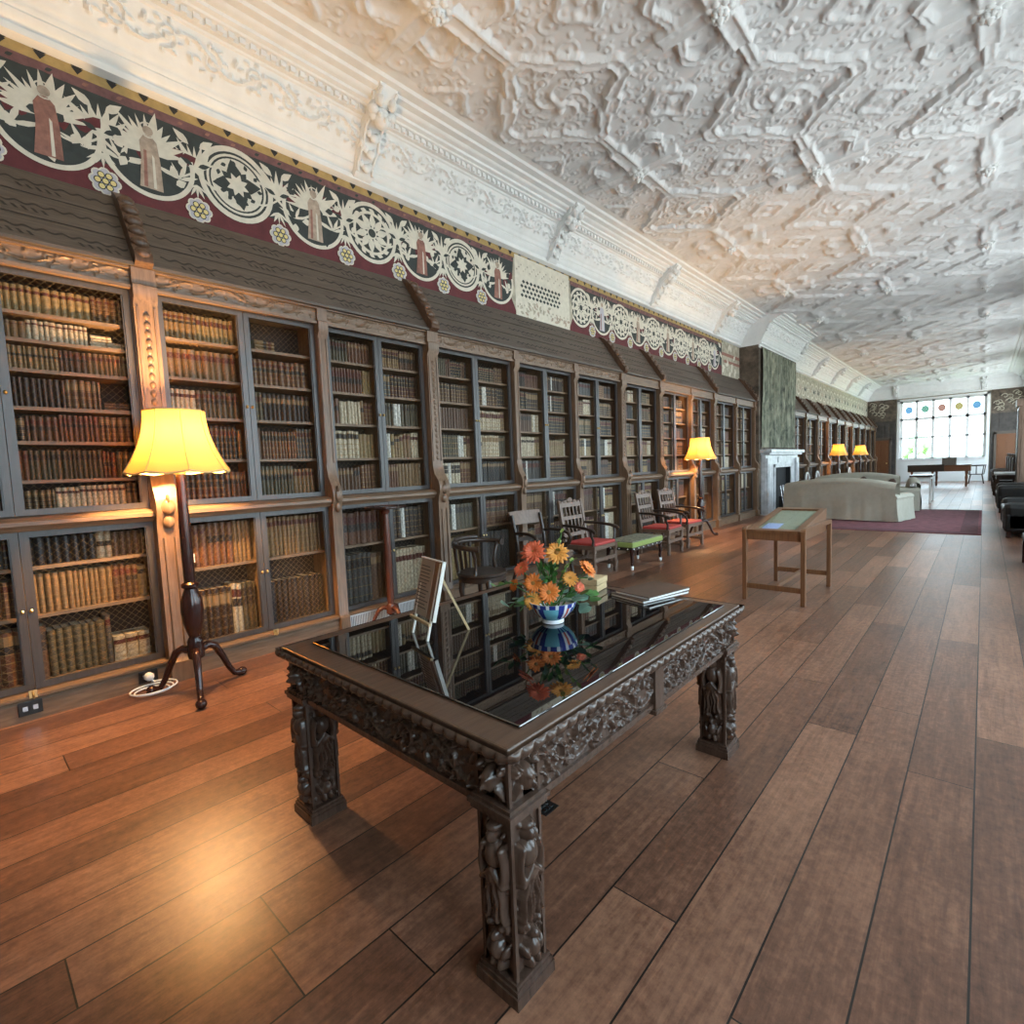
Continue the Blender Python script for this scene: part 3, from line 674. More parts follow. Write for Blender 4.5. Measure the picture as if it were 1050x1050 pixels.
# --- books
BM = list(LEATHER)+['gilt', 'label_red', 'label_dark', 'label_tan', 'page_edge']
GI, LR, LD, LT, PG = len(LEATHER), len(LEATHER)+1, len(LEATHER)+2, len(LEATHER)+3, len(LEATHER)+4
def book_style(rnd, pal):
    mt = rnd.choice(pal)
    return dict(m=BM.index(mt), bands=rnd.choice((4, 5, 5, 6)), gilt=rnd.random() < .5, label=rnd.choice((None, LR, LD, LT, LR)), lab2=rnd.random() < .35, plainb=mt in ('vellum', 'vellum_white') and rnd.random() < .6)
def book_geo(b, x0, x1, y, depth, z0, h, st, seg=4, simple=False):
    w = x1-x0; lv = [(0, 0, st['m'])]
    nb = st['bands']
    if st['plainb']: lv = [(0, 0, st['m']), (h*.72, 0, st['label'] or st['m']), (h*.84, 0, st['m']), (h, 0, st['m'])]
    else:
        e_ = .003; lab = {nb-1: st['label']}
        if st['lab2']: lab[nb-2] = LD
        lv = [(0, 0, st['m'])]
        for k in range(1, nb+1):
            zc = h*(k-.35)/(nb+.15)
            c_ = lab.get(k) if lab.get(k) else st['m']
            if simple: lv[-1] = (lv[-1][0], lv[-1][1], lv[-1][2]); lv += [(zc-e_, 0, GI if st['gilt'] else st['m']), (zc+e_, 0, c_ or st['m'])]
            else:
                g = GI if st['gilt'] else st['m']; lv += [(zc-2.2*e_, 0, g), (zc-1.2*e_, 0, st['m']), (zc-e_, .0035, st['m']), (zc+e_, .0035, st['m']), (zc+1.2*e_, 0, g), (zc+2.2*e_, 0, c_ or st['m'])]
        lv.append((h, 0, st['m']))
    lv = [q for i, q in enumerate(lv) if q[0] <= h+1e-9]
    t = [(-1+2*i/seg) for i in range(seg+1)]; bul = min(.016, w*.34); V = []; F = []; ms = []
    for z, o, _ in lv:
        for q in t: V.append((x0+w*(q+1)/2, y+bul*q*q-o*(1-.3*q*q), z0+z))
    n = seg+1
    for i in range(len(lv)-1):
        for j in range(seg): F.append((i*n+j, i*n+j+1, (i+1)*n+j+1, (i+1)*n+j)); ms.append(lv[i][2])
    # boards and page block
    k = len(V); yb = y+bul; V += [(x0, yb, z0), (x0, y+depth, z0), (x0, y+depth, z0+h), (x0, yb, z0+h), (x1, yb, z0), (x1, y+depth, z0), (x1, y+depth, z0+h), (x1, yb, z0+h)]
    F += [(k, k+3, k+2, k+1), (k+4, k+5, k+6, k+7), (k+1, k+2, k+6, k+5)]; ms += [st['m'], st['m'], st['m']]
    hp = h-.006; V += [(x0+.002, yb, z0+hp), (x1-.002, yb, z0+hp), (x1-.002, y+depth, z0+hp), (x0+.002, y+depth, z0+hp)]; F.append((k+8, k+9, k+10, k+11)); ms.append(PG)
    F.append(tuple((len(lv)-1)*n+j for j in range(n))+(k+9, k+8)) if False else None
    F.append(tuple([(len(lv)-1)*n+j for j in range(n)])); ms.append(st['m']); F.append((k, k+1, k+5, k+4)); ms.append(PG)
    b.add(V, [f for f in F if f], ms)
PAL_WARM = ['leather_tan', 'leather_ochre', 'leather_brown', 'leather_chestnut', 'leather_tan', 'leather_olive', 'vellum']
PAL_DARK = ['leather_brown', 'leather_dark', 'leather_chestnut', 'leather_dark', 'leather_red', 'leather_olive', 'leather_grey', 'leather_tan', 'leather_black']
PAL_MIX = ['leather_brown', 'leather_dark', 'leather_tan', 'leather_olive', 'leather_grey', 'leather_chestnut', 'vellum', 'leather_ochre', 'leather_black', 'leather_brown']
def row_plan(x0, x1, H, rnd, pal, wmean, fill=1.0, setp=.7, hmax=.9, uniform=False):
    """[(xa, xb, height, style)] for one row of upright books."""
    out = []; x = x0; xe = x0+(x1-x0)*fill; st = None; run = 0
    while x < xe-.012:
        if run <= 0:
            st = book_style(rnd, pal); run = rnd.randint(4, 14) if (uniform or rnd.random() < setp) else rnd.randint(1, 2); hh = H*rnd.uniform(hmax-.16 if not uniform else hmax-.04, hmax); ww = wmean*rnd.uniform(.8, 1.25)
        w = ww*rnd.uniform(.72, 1.2)
        if x+w > xe: w = xe-x
        if w < .012: break
        out.append((x+.0012, x+w-.0014, hh*(1-rnd.uniform(0, .03)), st)); x += w; run -= 1
    return out
stuff = MB(); NBOOK = [0]
ORD = lambda n: '%d%s' % (n, {1: 'st', 2: 'nd', 3: 'rd'}.get(n % 10 if n not in (11, 12, 13) else 0, 'th'))
def one_book(x0, x1, y, depth, z0, h, st, label, group, flatpile=False):
    b = MB(); w = x1-x0
    if flatpile: book_geo(b, -w/2, w/2, -depth/2, depth, 0, h, st)
    else: book_geo(b, -w/2, w/2, 0, depth, 0, h, st, 6)
    o = b.build('book', BM, smooth=45); NBOOK[0] += 1
    if not flatpile: o.location = ((x0+x1)/2, y, z0)
    tag(o, label, 'book', group); return o
def flat_book(xc, y, z, length, thick, depth, st, label, group):
    """A book lying on its side, spine to the room."""
    b = MB(); book_geo(b, -thick/2, thick/2, 0, depth, -length/2, length, st); o = b.build('book', BM, smooth=45)
    o.rotation_euler = (0, PI/2, 0); o.location = (xc, y, z+thick/2); NBOOK[0] += 1; return tag(o, label, 'book', group)

UP5 = [0, .17, .365, .565, .785, 1.]          # shelf fractions from the top
UP7 = [0, .148, .262, .389, .55, .698, .866, 1.]
def spoken(st): return LEATHER[BM[st['m']]][1]
def bookcase(x0, x1, label, idx, major_l, major_r, near, fine, wires, far=False, single=None):
    root = thing('bookcase', (0, 0, 0), label, 'bookcase', 'built-in oak bookcases along the wall')
    rnd = random.Random(100+idx)
    X0f = x0; xl = x0+((.0762 if major_l else .0487) if idx not in (0, 100) else 0)
    b = MB(); b.box(xl, x1-.0, 4.985, 5.0, 0, 3.07); b.build('back_panel', 'case_back', root)
    b = MB(); b.prism([(YF-.045, 0), (YF-.045, .12), (YF-.03, .14), (YF-.06, .15), (YF-.06, .165), (YF-.02, .175), (5., .175), (5., 0)], xl, x1, 0); b.build('plinth', 'oak_case', root)
    b = MB(); b.prism([(YF-.02, ZL0-.02), (YF-.035, ZL0), (YF-.06, ZL0+.02), (YF-.06, ZL1-.03), (YF-.03, ZL1-.01), (YF+.02, ZL1), (5., ZL1), (5., ZL0-.02)], xl, x1, 0); b.build('ledge', 'oak_case', root)
    b = MB(); pl_l = (.075 if major_l else .048); pl_r = (.075 if major_r else .048)
    b.box(xl+.0005, x0+pl_l+.004, YF+.02, 4.985, .17, 2.95).build('side_panel', 'oak_upright', root); MB().box(x1-pl_r-.004, x1-.01, YF+.02, 4.985, .17, 2.95).build('side_panel', 'oak_upright', root)
    pilaster(x1, major_r).build('pilaster', 'oak_upright', root, smooth=40)
    if idx in (0, 100): pilaster(x0, major_l).build('pilaster', 'oak_upright', root, smooth=40)
    # carved frieze rail
    if fine:
        X = np.linspace(xl, x1, int((x1-x0)/.009)); S = np.linspace(0, .135, 18); XX, SS = np.meshgrid(X, S, indexing='ij'); Hh = rin.sample(XX, SS)
        g = MB().grid(np.stack([XX, YF+.012-Hh, 2.945+SS], -1), 0, False); g.box(xl, x1, YF+.013, 5., 2.94, 3.072); g.box(xl, x1, YF-.012, YF+.03, 2.925, 2.948); g.box(xl, x1, YF-.02, YF+.03, 3.062, 3.074); g.build('carved_frieze', 'oak_case', root, smooth=40)
    else: MB().box(xl, x1, YF, 5., 2.94, 3.072).box(xl, x1, YF-.015, YF+.02, 2.925, 2.95).build('carved_frieze', 'oak_case', root)
    canopy(x0+(.057 if major_l and idx not in (0, 100) else 0.), x1-.0008, fine or idx < 8).build('canopy', ['oak_dark', 'groove_shade'], root)
    if major_r: bracket(x1).build('bracket', 'oak_bracket', root, smooth=50)
    xi0, xi1 = x0+pl_l+.004, x1-pl_r-.004; xm = single if single else (xi0+xi1)/2
    rows = UP7 if idx == 0 else UP5; low = [0, .25, .57, 1.] if idx == 0 else [0, .42, 1.]
    MB().box(xm-.012, xm+.012, 4.72, 4.985, .175, 2.94).build('divider', 'oak_shelf', root)
    UZ0, UZ1, LZ0, LZ1 = ZL1, ZU, ZB+.01, ZL0-.02
    zs_u = [UZ1-.03-(UZ1-.03-UZ0-.02)*f_ for f_ in rows]; zs_l = [LZ1-.0-(LZ1-LZ0-.015)*f_ for f_ in low]
    for z in zs_u[1:-1]+zs_l[1:-1]: MB().box(xi0, xi1, YS-.035, 4.985, z-.013, z+.011).build('shelf', 'oak_shelf', root)
    MB().box(xi0, xi1, YS-.04, 4.985, zs_l[-1]-.02, zs_l[-1]).build('shelf', 'oak_shelf', root)
    sides = ((xi0, xm-.002, 'left'), (xm+.002, xi1, 'right'))
    for da, db, sd in sides:                                 # doors
        for za, zb, yy in ((UZ0+.005, UZ1, YU), (LZ0, LZ1, YF+.03)):
            w_ = .042 if not far else .035
            d = MB(); frame(d, da, db, za, zb, yy-.012, yy+.014, w_); do = d.build('door', 'door_frame', root)
            if wires: mesh_wires(da+w_, db-w_, za+w_, zb-w_, yy+.008).build('wire_mesh', 'brass_wire', do)
            if idx < 6:
                kx = db-.02 if sd == 'left' else da+.02
                MB().blob((kx, yy-.02, (za+zb)/2), (.011, .012, .014)).build('knob', 'brass', do)
    # books, row by row
    for da, db, sd in sides:
        a, c_ = da+.03, db-.03
        allrows = [(zs_u[k+1]+.0125, zs_u[k]-.015, k+1) for k in range(len(rows)-1)]+[(zs_l[k+1]+(.0125 if k < len(low)-2 else .001), zs_l[k]-.015, len(rows)+k) for k in range(len(low)-1)]
        for (za, zb, rno) in allrows:
            H = zb-za; lower = rno > len(rows)-1
            ind = near == 'both' or (near == 'right' and sd == 'right')
            wm = clampf(H*.145, .024, .06) if not far else .06; fill = 1.; uni = rnd.random() < .6; pal = rnd.choice((PAL_WARM, PAL_DARK, PAL_MIX, PAL_MIX, PAL_DARK)); hm = .9
            special = None
            if idx == 0 and sd == 'right':
                pal = {1: PAL_WARM[:3], 2: PAL_WARM, 3: PAL_WARM[:4], 4: PAL_DARK[:4], 5: PAL_MIX, 6: PAL_DARK, 7: ['leather_tan', 'vellum', 'leather_brown', 'leather_dark'], 8: PAL_MIX, 9: ['leather_tan', 'leather_ochre', 'leather_olive', 'leather_brown'], 10: ['leather_olive', 'leather_brown', 'leather_grey']}[rno]
                wm = {10: .055, 9: .046, 8: .046, 1: .040, 2: .034, 3: .030}.get(rno, .033); fill = {2: .68, 4: .74, 10: .62}.get(rno, 1.); special = rno; uni = rno in (1, 3)
                hm = .93
            elif idx == 1 and sd == 'right' and rno == 1: fill = .13; special = 'sparse'
            elif idx == 1: wm = {1: .040, 2: .062, 3: .038, 4: .036, 5: .036, 6: .05, 7: .052}[rno]; pal = {1: ['leather_ochre', 'leather_tan'], 2: ['leather_chestnut', 'leather_tan'], 3: PAL_WARM if sd == 'left' else PAL_DARK, 6: ['leather_tan', 'leather_brown', 'leather_chestnut'] if sd == 'left' else PAL_MIX, 7: PAL_MIX}.get(rno, PAL_DARK); hm = {7: .78, 2: .86}.get(rno, .9); uni = rno in (1, 2, 6)
            elif rno == len(rows)-2 and not far: pal = ['leather_ochre', 'leather_tan', 'vellum', 'leather_olive']
            plan = row_plan(a, c_, H, rnd, pal, wm, fill, hmax=hm, uniform=uni)
            if idx in (2, 3, 4, 5) and rnd.random() < .45 and len(plan) > 4:      # a pale set among the dark ones
                i0 = rnd.randrange(len(plan)-2); st = dict(book_style(rnd, ['vellum_white']), plainb=True, label=None)
                kk = rnd.choice((1, 1, 2)); plan[i0:i0+kk] = [(p_[0], p_[1], p_[2], st) for p_ in plan[i0:i0+kk]]
            dep = .17
            n = len(plan)
            for k, (xa, xb, h, st) in enumerate(plan):
                yy = YS+rnd.uniform(0, .012)-(0 if not lower else .01)
                if ind:
                    if idx == 0: lab = '%s book, %s from right on %s shelf down, bookcase left of near lamp' % (spoken(st), ORD(n-k), ORD(rno))
                    else: lab = '%s book, %s from left, %s shelf down, %s door, bookcase behind near lamp' % (spoken(st), ORD(k+1), ORD(rno), sd)
                    one_book(xa, xb, yy, dep, za, h, st, lab, 'leather books on shelf %d, %s' % (rno, 'bookcase left of the near lamp' if idx == 0 else '%s half of the bookcase behind the near lamp' % sd))
                else: book_geo(stuff, xa, xb, yy, dep, za, h, st, 3 if not far else 2, True)
            xe = plan[-1][1] if plan else a
            vst = dict(m=BM.index('vellum'), bands=3, gilt=False, label=LT, lab2=False, plainb=True)
            if ind and special == 2:
                z = za
                for k, (xc, th) in enumerate(((xe+.075, .022), (xe+.072, .02), (xe+.078, .024), (xe+.076, .02))):
                    flat_book(xc, YS+.01, z, .12, th, .15, vst, 'cream book lying flat, %s up in the taller pile on the 2nd shelf' % ORD(k+1), 'cream books lying flat'); z += th+.001
                z = za
                for k in range(2): flat_book(xe+.175, YS+.015, z, .075, .024, .15, vst, 'cream book lying flat, %s of the low pile at the shelf end' % ('lower' if k == 0 else 'upper'), 'cream books lying flat'); z += .025
            if ind and special == 4:
                z = za; st = book_style(rnd, ['leather_brown'])
                for k in range(3): flat_book(xe+.095, YS+.02, z, .15, .018, .15, st, 'brown book lying flat, %s of three in the 4th shelf gap' % ('lowest', 'middle', 'topmost')[k], 'brown books lying flat'); z += .019
            if ind and special == 10:
                vs2 = dict(m=BM.index('vellum'), bands=4, gilt=True, label=LR, lab2=False, plainb=False); x = xe+.01
                for k in range(3): w2_ = .072; one_book(x, x+w2_, YS, .18, za, .185, vs2, 'thick short cream volume, %s of three on the bottom shelf' % ('leftmost', 'middle', 'rightmost')[k], 'short cream volumes'); x += w2_+.004
            if special == 'sparse':
                z = za; st = book_style(rnd, ['leather_tan'])
                for k in range(3): flat_book(xe+.12, YS+.01, z, .17, .03, .15, st, 'tan book lying flat, %s of three on the half-empty top shelf' % ('lowest', 'middle', 'topmost')[k], 'tan books lying flat'); z += .031
    return root
EDGE = [-.36, 1.115, 2.505, 3.80, 5.22, 6.58, 7.95, 9.37, 10.80, 12.05, 13.5, 14.86]
MAJ = {1.115, 3.80, 7.95, 9.37, 12.05, 14.86}
LAB = ['oak bookcase left of the near lamp, with seven rows of books above its ledge',
 'oak bookcase behind the near lamp, its top right shelf half empty', 'oak bookcase behind the tripod pole stand, above the floor vent grilles',
 'oak bookcase behind the dark bow-backed chair', 'oak bookcase behind the dark scroll-armed chair', 'oak bookcase behind the first red-seated armchair',
 'oak bookcase behind the green bench stool', 'oak bookcase behind the second red-seated armchair', 'oak bookcase glowing beside the second lamp, right of the third red-seated armchair',
 'oak bookcase just right of the second lamp, third from the fireplace', 'oak bookcase second from the fireplace, before the chimney breast', 'oak bookcase next to the fireplace, before the chimney breast']
for i in range(11):
    lab = LAB[i] if i < 10 else LAB[11]
    if i == 9: lab = LAB[10]
    near = 'right' if i == 0 else ('both' if i == 1 else None)
    bookcase(EDGE[i], EDGE[i+1], lab, i, EDGE[i] in MAJ, EDGE[i+1] in MAJ, near, i < 6, i < 5, single=(.30 if i == 0 else None))
FE = np.linspace(BX1+.08, XE-.15, 11)
for i in range(10):
    bookcase(float(FE[i]), float(FE[i+1]), 'oak bookcase beyond the fireplace, %s along the wall from it' % ORD(i+1), 100+i, True, True, None, False, False, True)
tag(stuff.build('book_rows', BM), 'rows of old leather books filling the bookcases from the third one on', 'books', kind='stuff')
tag(MB().box(1.285, 1.325, YF+.055, YF+.058, .86, .93).build('shelf_label', 'paper'), 'small white paper label behind the near lamp post', 'label').location = (0, .06, 0)

# baseboard sockets, vents, hooks
def socket(x, label, plug):
    r_ = thing('wall_socket', (x, YF-.047, .088), label, 'socket')
    MB().box(-.06, .06, -.008, 0, -.045, .045).build('plate', 'black_plastic', r_, bevel=.003); q = MB()
    for s_ in (-1, 1): q.box(s_*.025-.012, s_*.025+.012, -.0095, -.008, -.015, .015)
    q.build('outlet', 'steel', r_)
    if plug: MB().lathe([(.03, 0), (.03, .03), (.022, .045), (.008, .05)], 12).xf(Matrix.Rotation(PI/2, 4, 'X') @ Matrix.Translation((0, 0, .008))).build('plug', 'white_plastic', r_, smooth=40)
socket(.905, 'black wall socket with a white plug, by the lamp foot', True); socket(.26, 'small dark wall socket at the far left of the skirting', False)
tag(MB().tube([(.90+.10*math.cos(a)*(1+.04*a), 4.42+.09*math.sin(a)*(1+.03*a), .012+.002*a) for a in np.linspace(0, 14, 60)]+[(.93, 4.5, .05), (.905, 4.53, .075)], .006, 6).build('power_cable', 'white_plastic', smooth=60), 'coiled white lamp cable lying on the floor by the socket', 'cable')
for k, (xa, xb) in enumerate(((2.55, 3.05), (3.14, 3.68))):
    r_ = thing('vent_grille', ((xa+xb)/2, YF-.046, .085), ('white slatted vent grille low in the skirting, left one behind the tripod stand', 'white slatted vent grille low in the skirting, right one behind the table sign')[k], 'vent', 'vent grilles in the skirting')
    hw = (xb-xa)/2; f = MB(); f.box(-hw, hw, -.012, 0, -.06, -.05); f.box(-hw, hw, -.012, 0, .05, .06); f.box(-hw, -hw+.01, -.012, 0, -.05, .05); f.box(hw-.01, hw, -.012, 0, -.05, .05); f.build('frame', 'vent_white', r_)
    s_ = MB(); x = -hw+.02
    while x < hw-.015: s_.box(x, x+.008, -.010, -.002, -.05, .05); x += .018
    s_.build('slats', 'vent_white', r_); MB().box(-hw, hw, -.0015, -.001, -.05, .05).build('opening', 'soot', r_)
for k, (x, lab) in enumerate(((1.85, 'small brass hook on the bookcase foot behind the near lamp'), (.28, 'small brass hook above the far left wall socket'))):
    b = MB().box(x-.02, x+.02, YF-.062, YF-.052, .15, .20); b.tube([(x, YF-.064, .19), (x, YF-.085, .175), (x, YF-.08, .155), (x, YF-.066, .15)], .006, 6); tag(b.build('brass_hook', 'brass'), lab, 'hook')
r_ = thing('floor_socket', (1.68, 1.41, 0), 'small dark metal socket plate let into the floor beside the table', 'socket')
MB().box(-.045, .045, -.045, .045, 0, .003).build('plate', 'black_plastic', r_); b = MB()
for i in range(3):
    for j in range(2): b.box(-.03+.022*i, -.016+.022*i, -.025+.028*j, -.005+.028*j, .003, .0045)
b.build('cover', 'steel', r_)

# ------------------------------------------------------------------ standing lamps
def lamp(loc, label, power, rz=0.):
    r_ = thing('floor_lamp', (*loc, 0), label, 'lamp', 'standing lamps with yellow shades', rz); r_.scale = (1, 1, 1.03)
    for k in range(3):
        a = 2*PI*k/3-.75; ca, sa = math.cos(a), math.sin(a)
        pts = [(.03, .30), (.09, .315), (.14, .29), (.19, .20), (.235, .10), (.27, .045), (.31, .03), (.335, .034)]; R = [.030, .028, .026, .023, .020, .019, .026, .030]
        MB().tube([(p_*ca, p_*sa, z) for p_, z in pts], R, 10).blob((.335*ca, .335*sa, .032), (.036, .036, .031), 10, 8).build('leg', 'mahogany', r_, smooth=60)
    MB().lathe([(.03, .24), (.05, .25), (.055, .28), (.05, .34), (.052, .37), (.035, .40), (.045, .43), (.065, .50), (.072, .58), (.068, .66), (.045, .72), (.040, .735), (.055, .75), (.055, .77), (.036, .785), (.038, 1.0), (.030, 1.5), (.028, 1.60)], 20).build('post', 'mahogany', r_, smooth=40)
    MB().lathe([(.036, 1.52), (.036, 1.535), (.030, 1.54), (.034, 1.58), (.025, 1.60)], 16).build('collar', 'brass', r_, smooth=40)
    MB().lathe([(.012, 1.60), (.016, 1.615), (.026, 1.645), (.028, 1.665), (.02, 1.69), (.006, 1.70)], 12).build('bulb', 'lit_bulb', r_, smooth=60)
    # eight-sided flared shade
    n, K = 8, 12; sh = MB(); V = []
    for i in range(K+1):
        q = i/K; z = 1.54+.40*q; R = .185+.130*(1-q)**2.0
        for j in range(n*4):
            a = 2*PI*j/(n*4)+.2; loc_ = (a-.2) % (2*PI/n)-PI/n; f = math.cos(PI/n)/math.cos(loc_); V.append((R*(.35+.65*f)*math.cos(a), R*(.35+.65*f)*math.sin(a), z-(.016*(1-abs(loc_)/(PI/n))*(1-q)**3)))
    m_ = n*4; sh.add(V, [(i*m_+j, i*m_+(j+1) % m_, (i+1)*m_+(j+1) % m_, (i+1)*m_+j) for i in range(K) for j in range(m_)])
    s_o = sh.build('lamp_shade', 'silk_shade', r_, smooth=179); sm = MB()
    for j in range(0, m_, 4): sm.tube([tuple(Vector(V[i*m_+j])*1.004) for i in range(K+1)], .0025, 5)
    sm.tube([Vector(V[j]) for j in range(m_)], .007, 6, closed=True); sm.tube([Vector(V[K*m_+j]) for j in range(m_)], .005, 6, closed=True); sm.build('shade_piping', 'shade_trim', s_o)
    li = bpy.data.lights.new('bulb_light', 'POINT'); li.energy = power; li.color = (1., .60, .26); li.shadow_soft_size = .05
    lo = bpy.data.objects.new('bulb_light', li); COL.objects.link(lo); lo.parent = r_; lo.location = (0, 0, 1.765)
    return r_
lamp((1.118, 4.14), 'near dark tripod standing lamp with a lit yellow shade, at the left', 120., -1.08)
lamp((10.35, 4.25), 'second standing lamp with a lit yellow shade, behind the red-seated armchairs', 90.)
lamp((23.3, 4.15), 'third standing lamp with a lit yellow shade, beyond the fireplace behind the sofa', 40.)
lamp((28.1, 4.15), 'farthest standing lamp with a lit yellow shade, near the end of the bookcases', 40.)

# ------------------------------------------------------------------ carved table
TX0, TX1, TY0, TY1, TZ = .93, 2.72, .90, 2.29, .765
table = thing('carved_table', ((TX0+TX1)/2, (TY0+TY1)/2, 0), 'large dark carved oak table with a black glass top, in the foreground', 'table')
CX, CY = (TX0+TX1)/2, (TY0+TY1)/2; HX, HY = (TX1-TX0)/2, (TY1-TY0)/2
b = MB(); b.box(-HX+.012, HX-.012, -HY+.012, HY-.012, TZ-.03, TZ); b.build('tabletop', 'carved_oak_top', table, bevel=.006)
MB().box(-HX+.115, HX-.10, -HY+.06, HY-.10, TZ+.0005, TZ+.009).build('glass_top', 'black_glass', table, bevel=.003)
# gadrooned edge moulding
def ring_relief(prof, hmap_u, amp_fn, st=.006):
    pass
ed = MB()
def side_frames():
    return [((-HX, -HY), (1, 0), (0, -1), 2*HX), ((HX, -HY), (0, 1), (1, 0), 2*HY), ((HX, HY), (-1, 0), (0, 1), 2*HX), ((-HX, HY), (0, -1), (-1, 0), 2*HY)]
for (o, d, n, Ln) in side_frames():
    U = np.linspace(0, Ln, int(Ln/.005)); S = np.linspace(0, 1, 14); UU, SS = np.meshgrid(U, S, indexing='ij')
    base = .006-.034*SS**1.5; zz = TZ-.004-.052*SS
    per = .052; ph = (UU/per+SS*.35) % 1.; lob = np.sqrt(np.clip(1-(2*ph-1)**2, 0, 1)); am = .020*np.sin(PI*np.clip(SS, 0, 1))**.7
    mit = np.clip(np.minimum(UU, Ln-UU)/.02, 0, 1); off = base+am*lob*mit
    # mitre: pull the ends in/out along the side with the offset
    k = np.clip(1-UU/(.06), 0, 1)-np.clip(1-(Ln-UU)/.06, 0, 1); along = UU-base*k
    X = o[0]+d[0]*along+n[0]*off; Y = o[1]+d[1]*along+n[1]*off; ed.grid(np.stack([X, Y, zz], -1), 0, True)
ed.build('carved_edge', 'carved_oak', table, smooth=179)
# apron with scrolling foliage; long sides are two drawers with a stile between
ap = Relief(.86, .15, .0025); ap.rinceau(4, .075, .062, .0065, .020, 4); rnd = random.Random(9)
for _ in range(170): ap.stamp(rnd.uniform(0, .86), rnd.uniform(.01, .14), rnd.uniform(.006, .012), rnd.uniform(.003, .006), rnd.uniform(.008, .016), rnd.uniform(0, 3))
Zt, Zb = .712, .565; INS = .042
def apron(o, d, n, Ln, name, mid):
    b = MB(); U = np.linspace(.13, Ln-.13, int(Ln/.004)); S = np.linspace(0, 1, 50); UU, SS = np.meshgrid(U, S, indexing='ij')
    Hh = ap.sample(UU-.13+(.43 if mid else 0), SS*.15); edge = np.minimum(np.clip(SS/.05, 0, 1), np.clip((1-SS)/.05, 0, 1)); off = -INS+Hh*edge
    X = o[0]+d[0]*UU+n[0]*off; Y = o[1]+d[1]*UU+n[1]*off; b.grid(np.stack([X, Y, Zt-(Zt-Zb)*SS], -1), 0, True)
    def P(u, w, z): return (o[0]+d[0]*u+n[0]*w, o[1]+d[1]*u+n[1]*w, z)
    def slab(u0, u1, w0, w1, z0, z1): b.add([P(u, w, z) for z in (z0, z1) for u, w in ((u0, w0), (u1, w0), (u1, w1), (u0, w1))], [(3, 2, 1, 0), (4, 5, 6, 7), (0, 1, 5, 4), (1, 2, 6, 5), (2, 3, 7, 6), (3, 0, 4, 7)])
    slab(.1, Ln-.1, -INS-.03, -INS-.001, Zb-.01, .735); slab(.12, Ln-.12, -INS-.02, -INS+.012, Zb-.012, Zb+.004); slab(.12, Ln-.12, -INS-.03, -INS+.006, Zb-.024, Zb-.012)
    if mid: slab(Ln/2-.035, Ln/2+.035, -INS-.02, -INS+.022, Zb-.02, .715); slab(Ln/2-.045, Ln/2+.045, -INS-.02, -INS+.028, Zb-.035, Zb-.02)
    return b.build(name, 'carved_oak', table, smooth=50, norm=True)
for i, (o, d, n, Ln) in enumerate(side_frames()): apron(o, d, n, Ln, 'carved_apron', i in (0, 2))
# legs: corner block with mask, square carved shaft with draped figures, moulded plinth
fig = Relief(.15, .46, .0035)
def fig_map(sd):
    r = Relief(.15, .46, .0035); q = random.Random(sd); c = .075
    r.stamp(c, .405, .020, .026, .030); r.stamp(c, .43, .026, .016, .026); r.stamp(c, .345, .040, .045, .030)       # head, hair, chest
    for s_ in (-1, 1):
        r.curve([(c+s_*(.036+.012*math.sin(t_*3)), .37-.10*t_) for t_ in np.linspace(0, 1, 20)], .014, .026, False); r.curve([(c+s_*(.045-.045*t_), .27+.04*t_) for t_ in np.linspace(0, 1, 14)], .012, .028, False)
    r.stamp(c, .285, .036, .03, .030)
    for k in range(5):                                                                              # robe folds
        u = -1+k/2.; r.curve([(c+u*(.022+.020*t_)+.004*math.sin(9*t_+k), .28-.12*t_) for t_ in np.linspace(0, 1, 26)], .010, .024+.004*(k % 2), False)
    r.stamp(c, .20, .046, .07, .016)
    r.spiral(c-.025, .135, .026, 1.3, 1., 1, .009, .020); r.spiral(c+.025, .135, .026, 1.3, 2., -1, .009, .020)
    r.stamp(c, .105, .018, .02, .030); r.stamp(c, .06, .028, .034, .030); r.stamp(c-.03, .055, .013, .028, .024, .4); r.stamp(c+.03, .055, .013, .028, .024, -.4); r.stamp(c-.014, .02, .014, .024, .026); r.stamp(c+.016, .02, .014, .024, .026)
    for k in range(30): r.stamp(q.uniform(.02, .13), q.uniform(.01, .45), q.uniform(.006, .011), q.uniform(.005, .012), q.uniform(.006, .015), q.uniform(0, 3))
    return r
FIGS = [fig_map(s_) for s_ in range(3)]
msk = Relief(.15, .14, .0035); msk.stamp(.075, .07, .032, .042, .034); msk.stamp(.075, .06, .010, .016, .044); msk.stamp(.062, .082, .009, .007, .04); msk.stamp(.088, .082, .009, .007, .04)
for s_ in (-1, 1): msk.spiral(.075+s_*.045, .10, .020, 1.2, 0, s_, .008, .02); msk.curve([(.075+s_*(.03+.02*t_), .05-.03*t_) for t_ in np.linspace(0, 1, 12)], .011, .022); msk.leaf(.075, .115, .03, PI/2, .025)
LW = .138
